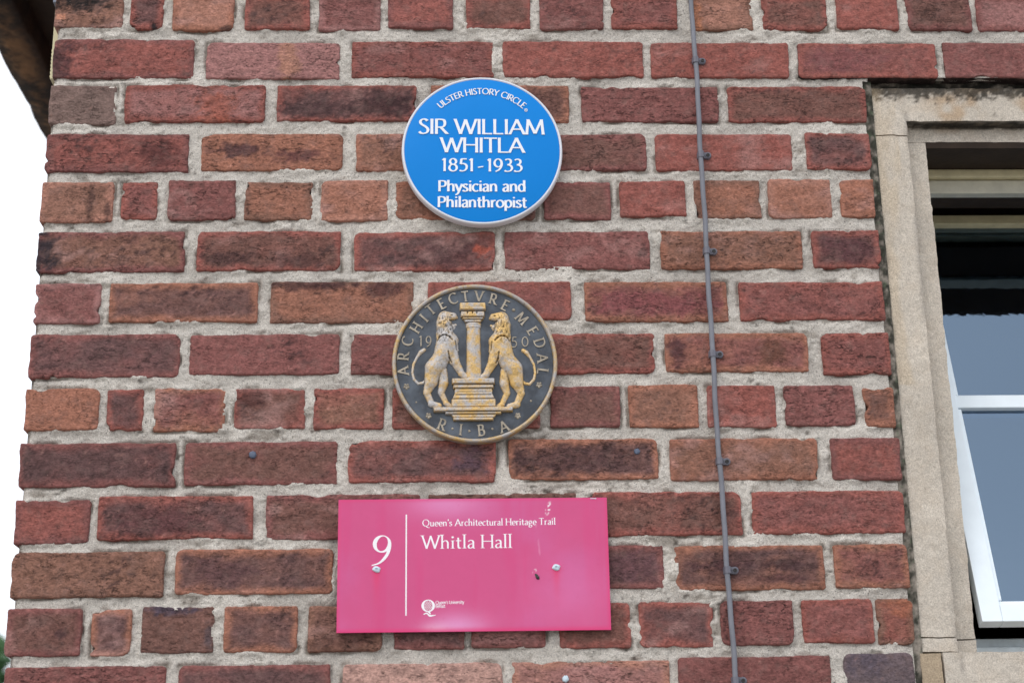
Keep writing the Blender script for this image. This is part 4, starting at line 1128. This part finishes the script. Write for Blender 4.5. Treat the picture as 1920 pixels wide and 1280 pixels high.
def relief(name, shapes, mat, x0, x1, y0, y1, step=0.0007, parent=md, off=0.0, fat=1.0):
    """raised figure from rounded limbs and blocks, in the medal's own drawing units"""
    (ua, va), (ub, vb) = ml(x0, y1), ml(x1, y0)
    gx = np.arange(ua, ub, step); gz = np.arange(va, vb, step)
    U, Vv = np.meshgrid(gx, gz)
    PXx = U / MR * 610 + 612; PY = 632 - Vv / MR * 580
    h = np.zeros_like(U)
    for s in shapes:
        if s[0] == "c":
            _, ax, ay, ar, bx, by, br, kf = s[:8]; lift = s[8] if len(s) > 8 else 0
            ar, br = ar * fat, br * fat
            dx, dy = bx - ax, by - ay; t = np.clip(((PXx - ax) * dx + (PY - ay) * dy) / (dx * dx + dy * dy + 1e-9), 0, 1)
            d2 = (PXx - ax - t * dx) ** 2 + (PY - ay - t * dy) ** 2; r = ar + (br - ar) * t
            hi = np.sqrt(np.clip(r * r - d2, 0, None)) * kf
            hi = np.where(hi > 0, hi + lift, 0)
            h = (h ** 5 + hi ** 5) ** 0.2
        elif s[0] == "b":
            _, ax, ay, bx, by, hh = s
            ins = np.minimum(np.minimum(PXx - ax, bx - PXx), np.minimum(PY - ay, by - PY))
            h = np.maximum(h, np.where(ins > 0, hh * sm(-1.0, 6.0, ins), 0))
        elif s[0] == "t":                      # trapezoid block (half widths at top, bottom)
            _, cx, ay, by, wa, wb, hh = s
            q = np.clip((PY - ay) / (by - ay), 0, 1); hw = wa + (wb - wa) * q
            ins = np.minimum(hw - np.abs(PXx - cx), np.minimum(PY - ay, by - PY))
            h = np.maximum(h, np.where(ins > 0, hh * sm(-1.0, 6.0, ins), 0))
        elif s[0] == "h":                      # half-round shaft
            _, cx, ay, by, wa, wb, hh = s
            q = np.clip((PY - ay) / (by - ay), 0, 1); hw = wa + (wb - wa) * q
            e = np.abs(PXx - cx) / hw
            h = np.maximum(h, np.where((e < 1) & (PY > ay) & (PY < by), hh * np.sqrt(np.clip(1 - e ** 2, 0, 1)), 0))
        elif s[0] == "g":                      # groove
            _, pts, r, dep = s
            for (ax, ay), (bx, by) in zip(pts[:-1], pts[1:]):
                dx, dy = bx - ax, by - ay; t = np.clip(((PXx - ax) * dx + (PY - ay) * dy) / (dx * dx + dy * dy + 1e-9), 0, 1)
                d2 = (PXx - ax - t * dx) ** 2 + (PY - ay - t * dy) ** 2
                h = np.where(h > 0, np.maximum(h - dep * np.exp(-d2 / (r * r)), 1.0), 0)
        elif s[0] == "n":                      # tufted mane
            _, cx, cy, rx, ry, amp = s
            msk = np.clip(1 - ((PXx - cx) / rx) ** 2 - ((PY - cy) / ry) ** 2, 0, 1) ** 0.5
            h = np.where(h > 4, h + msk * amp * fbm(PXx / 14, PY / 22, 500, 3), h)
    h = h * MR / 610 * 1.25
    h = h + np.where(h > 0, 0.00018 * fbm(U * 420, Vv * 420, 510, 3), 0)
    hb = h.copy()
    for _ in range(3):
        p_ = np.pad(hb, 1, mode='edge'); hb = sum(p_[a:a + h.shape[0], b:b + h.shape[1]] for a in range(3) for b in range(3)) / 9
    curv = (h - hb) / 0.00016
    wear_shade = np.clip(1.0 + 0.34 * np.clip(curv, -1.9, 1.0), 0.34, 1.3)  # relief shading painted into the tone: hollows darker, high spots lighter
    T = np.stack([wear_shade ** 1.0, wear_shade ** 1.02, wear_shade ** 1.06], -1).reshape(-1, 3)
    keep = h > 0.0001
    k2 = keep.copy(); k2[1:] |= keep[:-1]; k2[:-1] |= keep[1:]; k2[:, 1:] |= keep[:, :-1]; k2[:, :-1] |= keep[:, 1:]
    idx = np.arange(U.size).reshape(U.shape)
    kq = k2[:-1, :-1] & k2[:-1, 1:] & k2[1:, 1:] & k2[1:, :-1]
    Fq = np.stack([idx[:-1, :-1], idx[:-1, 1:], idx[1:, 1:], idx[1:, :-1]], -1)[kq]
    V = np.stack([MX + U, YD + 0.0003 - h - off * (h > 0), MZ + Vv], -1).reshape(-1, 3)
    used = np.unique(Fq); mpi = np.full(len(V), -1); mpi[used] = np.arange(len(used))
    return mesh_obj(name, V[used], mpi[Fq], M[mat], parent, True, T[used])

def lion(flip):
    K = 0.55
    L = [("c", 392, 300, 46, 385, 345, 52, K), ("c", 400, 292, 38, 455, 290, 26, K, 3), ("c", 455, 292, 24, 476, 298, 12, K, 3),   # head, muzzle
         ("c", 425, 350, 22, 452, 360, 13, K), ("c", 452, 358, 11, 474, 350, 7, K), ("c", 462, 368, 9, 456, 382, 7, K),           # jaw and tuft
         ("c", 385, 345, 52, 395, 425, 55, K), ("c", 395, 425, 52, 440, 470, 48, K), ("c", 440, 470, 46, 474, 540, 18, K), ("c", 360, 350, 26, 356, 440, 26, K), # mane
         ("c", 405, 480, 68, 385, 560, 66, K), ("c", 385, 560, 62, 345, 630, 56, K), ("c", 345, 630, 60, 312, 670, 60, K),         # trunk
         ("c", 430, 520, 46, 462, 620, 34, K, 4), ("c", 462, 620, 32, 512, 708, 22, K, 4), ("c", 512, 712, 22, 556, 742, 20, K, 4), # foreleg
         ("c", 310, 672, 60, 290, 770, 44, K, 3), ("c", 290, 770, 42, 258, 848, 24, K, 3), ("c", 258, 848, 23, 292, 925, 20, K, 3), ("c", 290, 930, 22, 348, 942, 18, K, 3), # near hind leg
         ("c", 368, 690, 36, 382, 780, 32, K), ("c", 382, 780, 32, 362, 846, 22, K), ("c", 362, 846, 21, 398, 920, 17, K), ("c", 398, 925, 18, 430, 944, 15, K), # far hind leg
         ("c", 256, 748, 9, 232, 776, 9, .8), ("c", 232, 776, 9, 196, 782, 9, .8), ("c", 196, 782, 9, 164, 750, 9, .8), ("c", 164, 750, 9, 152, 700, 8, .8),
         ("c", 152, 700, 8, 160, 640, 8, .8), ("c", 160, 640, 8, 186, 590, 9, .8), ("c", 186, 590, 9, 214, 552, 15, .8), ("c", 214, 552, 15, 238, 536, 13, .8),  # tail
         ("g", [(432, 322), (455, 324), (480, 316)], 6, 22), ("g", [(338, 470), (352, 448), (376, 438), (404, 438), (428, 450), (446, 470)], 6, 12),
         ("g", [(418, 560), (424, 600), (440, 632)], 6, 10), ("g", [(442, 282), (450, 284)], 5, 9), ("g", [(372, 268), (386, 262)], 5, 8),
         ("g", [(470, 480), (478, 540)], 5, 6), ("n", 385, 380, 75, 120, 7)]
    if not flip:
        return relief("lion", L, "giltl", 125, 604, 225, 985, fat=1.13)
    c = 1208
    R = []
    for s in L:
        s = list(s)
        if s[0] == "c": s[1] = c - s[1]; s[4] = c - s[4]; s[2] += 8; s[5] += 8
        elif s[0] == "g": s[1] = [(c - a, b + 8) for a, b in s[1]]
        elif s[0] == "n": s[1] = c - s[1]
        R.append(tuple(s))
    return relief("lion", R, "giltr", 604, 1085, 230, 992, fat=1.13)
lion(False); lion(True)
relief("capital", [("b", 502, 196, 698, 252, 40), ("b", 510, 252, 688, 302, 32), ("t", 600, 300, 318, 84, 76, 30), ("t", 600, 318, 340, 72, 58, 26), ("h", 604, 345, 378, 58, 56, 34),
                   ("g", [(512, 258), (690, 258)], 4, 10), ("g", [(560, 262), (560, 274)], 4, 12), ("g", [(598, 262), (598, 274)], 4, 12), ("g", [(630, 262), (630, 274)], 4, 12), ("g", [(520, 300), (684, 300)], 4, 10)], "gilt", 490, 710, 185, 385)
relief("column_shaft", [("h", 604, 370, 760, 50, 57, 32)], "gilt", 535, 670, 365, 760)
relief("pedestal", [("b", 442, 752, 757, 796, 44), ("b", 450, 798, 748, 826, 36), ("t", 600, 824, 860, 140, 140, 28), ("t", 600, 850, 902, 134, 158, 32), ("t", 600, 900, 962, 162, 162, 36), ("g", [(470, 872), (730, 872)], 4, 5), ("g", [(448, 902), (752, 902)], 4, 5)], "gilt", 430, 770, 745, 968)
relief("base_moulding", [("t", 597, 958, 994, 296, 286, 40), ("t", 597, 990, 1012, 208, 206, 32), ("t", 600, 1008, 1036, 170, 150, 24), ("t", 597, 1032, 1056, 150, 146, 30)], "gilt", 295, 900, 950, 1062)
for (x, y) in ((110, 802), (1083, 796), (272, 1014), (922, 1018)):
    relief("rosette", [("c", x + 14 * math.cos(a), y + 14 * math.sin(a), 9, x + 15 * math.cos(a), y + 15 * math.sin(a), 9, .9) for a in [rad(90 + 72 * i) for i in range(5)]] + [("c", x, y, 6, x + .1, y, 6, .9)], "letterm", x - 30, x + 30, y - 30, y + 30, 0.0005)
for (x, y, r) in ((905, 242, 13), (445, 1107, 9), (567, 1124, 9), (735, 1110, 9), (182, 915, 7), (1020, 911, 8)):
    relief("stud", [("c", x, y, r, x + .1, y, r, .8)], "letterm", x - 20, x + 20, y - 20, y + 20, 0.0005)

# ------------------------------------------------------------------ pink sign
SXa, SXb, SZa, SZb = 0.4243, 0.7802, -0.9360, -0.7608
sg = empty("pink_sign", ((SXa + SXb) / 2, 0.0, Z0 + SZa), "bright pink rectangular sign with white serif writing and a large 9, lowest of the plates", "sign")
SYF = -0.0140
def sign_px(px, py):
    """photo-measured spots on the sign, as fractions of its width and height"""
    v = (py - 934.5) / 249.0
    xl = 635.2 + (630.5 - 635.2) * v; xr = 1137.8 + (1145.8 - 1137.8) * v
    return SXa + (px - xl) / (xr - xl) * (SXb - SXa), SZb + (SZa - SZb) * v
def make_panel():
    st = 0.0011
    gx = np.linspace(SXa, SXb, int((SXb - SXa) / st)); gz = np.linspace(SZa, SZb, int((SZb - SZa) / st))
    X, Zz = np.meshgrid(gx, gz)
    u = (X - SXa) / (SXb - SXa); v = (SZb - Zz) / (SZb - SZa)
    c = np.tile(lin((203, 84, 132)), (*X.shape, 1))
    n = fbm(X * 12, Zz * 14, 600, 4)
    def mix(k, rgb):
        nonlocal c
        k = np.clip(k, 0, 1)[..., None]; c = c * (1 - k) + lin(rgb) * k
    mix(0.6 * sm(-0.3, 0.9, n), (201, 100, 152))
    mix(0.38 * sm(0.0, 0.9, fbm(X * 60, Zz * 5, 601, 4)), (208, 70, 124))
    # faded, chalky blooms
    bl = np.exp(-(((u - .40) / .13) ** 2 + ((v - .03) / .12) ** 2)); mix(0.75 * bl, (220, 140, 188))
    bl = np.exp(-(((u - .44) / .10) ** 2 + ((v - .97) / .10) ** 2)); mix(0.85 * bl, (222, 150, 196))
    bl = np.exp(-(((u - .36) / .05) ** 2 + ((v - .99) / .05) ** 2)); mix(0.5 * bl, (232, 190, 214))
    bl = np.exp(-(((u - .86) / .16) ** 2 + ((v - .75) / .25) ** 2)); mix(0.35 * bl, (218, 120, 172))
    # redder margins and runs under the screws
    ed = np.minimum(np.minimum(u * 2.03, (1 - u) * 2.03), np.minimum(v, 1 - v))
    mix(0.55 * (1 - sm(0.0, 0.035, ed)), (220, 62, 118))
    mix(0.5 * (1 - sm(0.0, 0.05, 1 - v)), (216, 58, 116))
    for (pxx, pyy) in ((705.5, 1067), (1042.5, 1066.7)):
        a, b = sign_px(pxx, pyy)
        run = np.exp(-((X - a) / 0.0045) ** 2) * (Zz < b) * np.exp((Zz - b) / 0.022); mix(0.75 * run, (222, 58, 100))
        mix(0.6 * np.exp(-(((X - a) / 0.007) ** 2 + ((Zz - b) / 0.006) ** 2)), (224, 70, 120))
    # bird lime
    a, b = sign_px(1027.6, 955)
    dd = np.sqrt(((X - a - 0.25 * (Zz - b)) / 0.0042) ** 2 + ((Zz - b) / 0.0115) ** 2)
    mix(0.95 * (1 - sm(0.5, 1.0, dd)) * sm(0.05, 0.3, vn(X * 480, Zz * 480, 613)), (238, 224, 232))
    a, b = sign_px(1003, 1076)
    mix(0.9 * (1 - sm(0.6, 1.0, np.sqrt(((X - a) / 0.004) ** 2 + ((Zz - b) / 0.006) ** 2))) * sm(0.0, 0.3, fbm(X * 500, Zz * 500, 604, 3)), (232, 206, 216))
    mix(0.35 * np.exp(-((X - sign_px(1010, 1030)[0] + 0.1 * (Zz - sign_px(1010, 1030)[1])) / 0.0012) ** 2) * (v > .2) * (v < .6) * sm(0.1, 0.5, fbm(X * 200, Zz * 60, 605, 3)), (232, 170, 200))
    sc = sm(0.72, 0.9, fbm(X * 240, Zz * 260, 606, 3)) * 0.12; mix(sc, (196, 70, 120))
    idx = np.arange(X.size).reshape(X.shape); nz, nx = X.shape
    Fq = np.stack([idx[:-1, :-1], idx[:-1, 1:], idx[1:, 1:], idx[1:, :-1]], -1).reshape(-1, 4)
    y = SYF + 0 * u
    V = np.stack([X, y, Zz + Z0], -1).reshape(-1, 3); T = c.reshape(-1, 3)
    ring = np.concatenate([idx[0, :], idx[1:, -1], idx[-1, -2::-1], idx[-2:0:-1, 0]]); m = len(ring)
    mid = V[ring].copy(); mid[:, 1] = SYF + 0.0030
    b0 = len(V); V = np.concatenate([V, V[ring], mid])
    Te = np.tile(lin((196, 40, 92)), (m, 1)); T = np.concatenate([T, Te, Te])
    j = np.arange(m); j2 = (j + 1) % m
    Fs = np.stack([b0 + j, b0 + m + j, b0 + m + j2, b0 + j2], -1)
    cb = len(V); V = np.concatenate([V, [[SXa, SYF + .003, SZa + Z0], [SXb, SYF + .003, SZa + Z0], [SXb, SYF + .003, SZb + Z0], [SXa, SYF + .003, SZb + Z0]]])
    T = np.concatenate([T, np.tile(lin((150, 60, 90)), (4, 1))])
    Fb = np.array([[cb + 3, cb + 2, cb + 1, cb]])
    o = mesh_obj("panel", V, np.concatenate([Fq, Fs, Fb]), M["pink"], sg, True, T)
    o.data.set_sharp_from_angle(angle=rad(40))
make_panel()
YP = SYF
def ptext(txt, p0, p1, cap, X, sty, **kw):
    a = sign_px(*p0); b = sign_px(*p1)
    line_of_text(txt, a[0], a[1], b[0], b[1], cap, X, sty, sg, "print", YP, 0.0001, 0, Z0, **kw)
ptext("Queen\u2019s Architectural Heritage Trail", (792, 986.6), (1041, 985.6), 0.0090, .62, STY_GARAS, one="lettering", space=.30, gap=.05)
ptext("Whitla Hall", (791.5, 1029.3), (958.5, 1028.8), 0.0178, .60, STY_GARA, space=.30, gap=.05)
ptext("Queen\u2019s University", (816, 1132.8), (869, 1132.3), 0.0042, .70, STY_SANS, one="lettering", space=.26)
ptext("Belfast", (816, 1139.5), (834, 1139.3), 0.0042, .70, STY_SANS, one="lettering")
# the numeral
def nine():
    u0, v0 = sign_px(696, 1060.4); u1, v1 = sign_px(733.5, 1003.0)
    w9, h9 = u1 - u0, v1 - v0
    mp = lambda q: (u0 + q[0] * w9, v0 + q[1] * h9 + Z0)
    sty = dict(T=.20, t=.055, beta=rad(4), flare=0, serif=0)
    def ring(n=40):
        A, B = [], []
        for a in np.linspace(0, 2 * math.pi, n + 1):
            A.append((.53 + .47 * math.cos(a), .715 + .285 * math.sin(a))); B.append((.545 + .285 * math.cos(a - .18), .722 + .243 * math.sin(a)))
        return np.array(A), np.array(B), True
    m = MB(); A, B, cl = ring()
    ta = catmull([(1.0, .72), (.985, .58), (.90, .40), (.72, .22), (.42, .07), (.0, -.005)]); tb = catmull([(.83, .74), (.825, .60), (.765, .44), (.60, .27), (.36, .11), (.015, .028)])
    for k, (P, Q) in enumerate(((A, B), (ta, tb))):
        n = len(P); yy = YP - 0.00025 - 0.00003 * k
        V = [(mp(p)[0], yy, mp(p)[1]) for p in P] + [(mp(p)[0], yy, mp(p)[1]) for p in Q] + [(mp(p)[0], YP + .0002, mp(p)[1]) for p in P] + [(mp(p)[0], YP + .0002, mp(p)[1]) for p in Q]
        Fc = []
        for i in range(n - 1):
            Fc += [(i, i + 1, n + i + 1, n + i), (i, 2 * n + i, 2 * n + i + 1, i + 1), (n + i, n + i + 1, 3 * n + i + 1, 3 * n + i)]
        m.add(V, Fc)
    m.build("numeral", M["print"], sg)
nine()
a = sign_px(761.6, 964); b_ = sign_px(759.4, 1153.2)
mb = MB(); mb.box(a[0] - 0.0009, a[0] + 0.0009, YP - 0.00025, YP + 0.0002, b_[1] + Z0, a[1] + Z0); mb.build("rule_line", M["print"], sg)
def logo():
    m = MB(); u0, v0 = sign_px(802, 1135.6)
    mp = lambda q: (u0 + q[0], v0 + q[1] + Z0)
    def rib(P, Q, k):
        n = len(P); yy = YP - 0.00022 - 0.00002 * k
        m.add([(mp(p)[0], yy, mp(p)[1]) for p in P] + [(mp(p)[0], yy, mp(p)[1]) for p in Q], [(i, i + 1, n + i + 1, n + i) for i in range(n - 1)])
    an = np.linspace(0, 2 * math.pi, 41)
    rib(np.stack([.0088 * np.cos(an), .0080 * np.sin(an)], -1), np.stack([.0054 * np.cos(an), .0068 * np.sin(an)], -1), 0)
    ta = catmull([(-.006, -.0105), (-.002, -.0088), (.003, -.0118), (.0095, -.0118)]); tb = catmull([(-.006, -.0118), (-.002, -.0106), (.002, -.0142), (.0100, -.0124)])
    rib(ta, tb, 1); rib(np.array([(-.001, -.0072), (.001, -.0098)]), np.array([(.0025, -.0074), (.0035, -.0112)]), 2)
    k = 3
    for i in range(-4, 5):                                  # crossing lattice inside the ring
        for s in (1, -1):
            pts = []
            for t in np.linspace(-1, 1, 25):
                y = .0066 * t; x = (i * .0026 + s * y * .75)
                if (x / .0052) ** 2 + (y / .0066) ** 2 < 1: pts.append((x, y))
            if len(pts) > 2:
                pts = np.array(pts); rib(pts + (.00028, 0), pts - (.00028, 0), k); k += 1
    m.build("logo", M["print"], sg)
logo()
for (pxx, pyy, tilt) in ((705.5, 1067.0, .3), (1042.5, 1066.7, 0)):
    a, b_ = sign_px(pxx, pyy); m = MB()
    pr = [(0, -0.0028), (0.0030, -0.0026), (0.0046, -0.0018), (0.0053, -0.0005), (0.0050, 0.0004)]
    m.disc(a, SYF, b_ + Z0, pr, 20); m.v = [(x + 0.0006 * math.sin(z * 900), y, b_ + Z0 + (z - b_ - Z0) * 0.82 + (x - a) * -tilt * .4) for x, y, z in m.v]
    cap = m.build("screw_cap", M["plug"], sg, True)
    m = MB(); m.box(a - 0.0016, a + 0.0016, SYF - 0.0032, SYF - 0.0020, b_ + Z0 + 0.0002, b_ + Z0 + 0.0010); m.build("slot", M["gplug"], cap)
a, b_ = sign_px(1112.5, 936.3); m = MB(); m.box(a - 0.0040, a + 0.0040, SYF - 0.0005, SYF + 0.0002, b_ + Z0 - 0.0006, b_ + Z0 + 0.0004, 0.0001); m.build("edge_tab", M["plug"], sg)
dp = empty("bird_dropping", (*[sign_px(1006, 1083)[0]], SYF, sign_px(1006, 1083)[1] + Z0), "small dark dropping stuck on the pink sign left of its right screw", "dropping")
m = MB(); a, b_ = sign_px(1006, 1083)
for (dx, dz, r) in ((-0.0012, 0.0022, 0.0016), (0.0, 0.0006, 0.0021), (0.0010, -0.0014, 0.0026), (0.0016, -0.0026, 0.0019)):
    m.disc(a + dx, SYF - 0.0002, b_ + dz + Z0, [(0, -r * .7), (r * .5, -r * .6), (r * .85, -r * .35), (r, 0.0004)], 10)
m.build("blob", M["screw"], dp, True)

# ------------------------------------------------------------------ grey cable with clips
cb = empty("wall_cable", (0.932, -0.008, Z0 - 1.1), "thin grey cable clipped upright to the brick wall between the plaques and the window", "cable")
CP = [(0.9300, 0.60), (0.9308, 0.2), (0.9311, -0.0115), (0.9325, -0.1105), (0.9326, -0.2607), (0.9333, -0.4077), (0.9335, -0.5593), (0.9348, -0.7109), (0.9373, -0.8585), (0.9396, -1.0023), (0.941, -1.25), (0.942, -1.8), (0.942, -2.75)]
pts = catmull(CP, 14)
pts3 = [(x + 0.0005 * math.sin(z * 31) + 0.0003 * math.sin(z * 83), -0.0078 - 0.0006 * math.sin(z * 22), z + Z0) for x, z in pts]
m = MB(); m.tube(pts3, 0.0036, 12); m.build("sheath", M["cable"], cb, True)
def clip(x, z):
    m = MB(); zc = z + Z0
    P = []
    for (a, yy) in ((-0.0046, 0.001), (-0.0046, -0.0085), (-0.0034, -0.0115), (0.0, -0.0126), (0.0034, -0.0115), (0.0046, -0.0085), (0.0048, -0.0050), (0.0062, -0.0048)):
        P.append((x + a, yy))
    n = len(P); zz = (zc - 0.0046, zc + 0.0046)
    V = [(a, b, z_) for z_ in zz for a, b in P]
    m.add(V, [(i, i + 1, n + i + 1, n + i) for i in range(n - 1)])
    m.add([(x, -0.0070, zz[0])] + [(a, b, zz[0]) for a, b in P], [(0, i + 1, i + 2) for i in range(n - 1)])
    m.add([(x, -0.0070, zz[1])] + [(a, b, zz[1]) for a, b in P], [(0, i + 2, i + 1) for i in range(n - 1)])
    m.disc(x + 0.0105, 0, zc, [(0.0, -0.0062), (0.0040, -0.0062), (0.0050, -0.0052), (0.0052, 0.0)], 16)
    m.box(x + 0.0046, x + 0.0100, -0.0055, 0.001, zc - 0.0045, zc + 0.0045, 0.0005)
    o = m.build("clip", M["clip"], cb, True)
    s = MB(); s.disc(x + 0.0105, 0, zc, [(0.0, -0.0068), (0.0011, -0.0068), (0.0013, -0.0078), (0.0024, -0.0078), (0.0028, -0.0066), (0.0028, -0.006)], 14); s.build("screw", M["screw"], o, True)
for (x, z) in ((0.9325, -0.1105), (0.9326, -0.2607), (0.9333, -0.4077), (0.9335, -0.5593), (0.9348, -0.7109), (0.9373, -0.8585), (0.9396, -1.0023)): clip(x, z)

# ------------------------------------------------------------------ plugs left in the bricks
def plug(x, z, r, mat, label):
    m = MB(); m.disc(x, 0, z + Z0, [(0, -0.0052), (r * .4, -0.0050), (r * .8, -0.0044), (r, -0.0030), (r, 0.003)], 16)
    m.v = [(a + 0.0004 * math.sin(c * 1500), b, c + 0.0004 * math.sin(a * 1700)) for a, b, c in m.v]
    tag(m.build("wall_plug", M[mat], None, True), label, "wall plug", "old plugs left in the bricks")
plug(0.3077, -0.6958, 0.0050, "gplug", "blue-grey plug in the brick left of and below the bronze medal")
plug(0.8245, -0.6954, 0.0042, "gplug", "grey plug in the brick right of and below the bronze medal")
plug(0.7198, -0.9967, 0.0044, "plug", "pale plug in the brick below the pink sign")

# ------------------------------------------------------------------ tree beyond the corner
def ray(px, py, dist):
    d = F_ * 3135.9 + R_ * (px - 960) + U_ * (640 - py); d.normalize()
    return Vector(cam.location) + d * dist
ctr = Vector((0, 0, 0)) + ray(-150, 1475, 18.0)
tr = empty("leafy_tree", (ctr.x, ctr.y, 0), "green leafy tree showing at the lower left behind the wall's corner", "tree")
m = MB()
m.tube([(ctr.x, ctr.y, 0), (ctr.x + .05, ctr.y, 0.8), (ctr.x - .03, ctr.y + .04, 1.6), (ctr.x, ctr.y, ctr.z)], [.16, .12, .10, .05], 10)
rnd = random.Random(5)
for i in range(9):
    a = i * 2.4; z = 0.9 + 0.22 * i; L = 1.0
    m.tube([(ctr.x, ctr.y, z), (ctr.x + math.cos(a) * L * .5, ctr.y + math.sin(a) * L * .5, z + .45), (ctr.x + math.cos(a) * L, ctr.y + math.sin(a) * L, z + 1.0)], [.05, .035, .015], 6)
m.build("trunk", M["bark"], tr, True)
V = []; Fc = []
clumps = []
for i in range(70):
    v = Vector((rnd.gauss(0, 1), rnd.gauss(0, 1), rnd.gauss(0, 1))).normalized() * (rnd.random() ** .4)
    clumps.append((ctr + Vector((v.x * 1.45, v.y * 1.45, v.z * 1.5)), rnd.uniform(.22, .42)))
for (c, r) in clumps:
    for j in range(260):
        d = Vector((rnd.gauss(0, 1), rnd.gauss(0, 1), rnd.gauss(0, 1))).normalized() * r * (rnd.random() ** .33)
        p = c + d; a = Vector((rnd.gauss(0, 1), rnd.gauss(0, 1), rnd.gauss(0, .6))).normalized(); bb = a.orthogonal().normalized()
        s = rnd.uniform(.06, .12); k = len(V)
        V += [p - a * s, p - bb * s * .5, p + a * s, p + bb * s * .5 + Vector((0, 0, -.01))]; Fc.append((k, k + 1, k + 2, k + 3))
mesh_obj("crown", np.array([tuple(v) for v in V]), np.array(Fc), M["leaf"], tr)
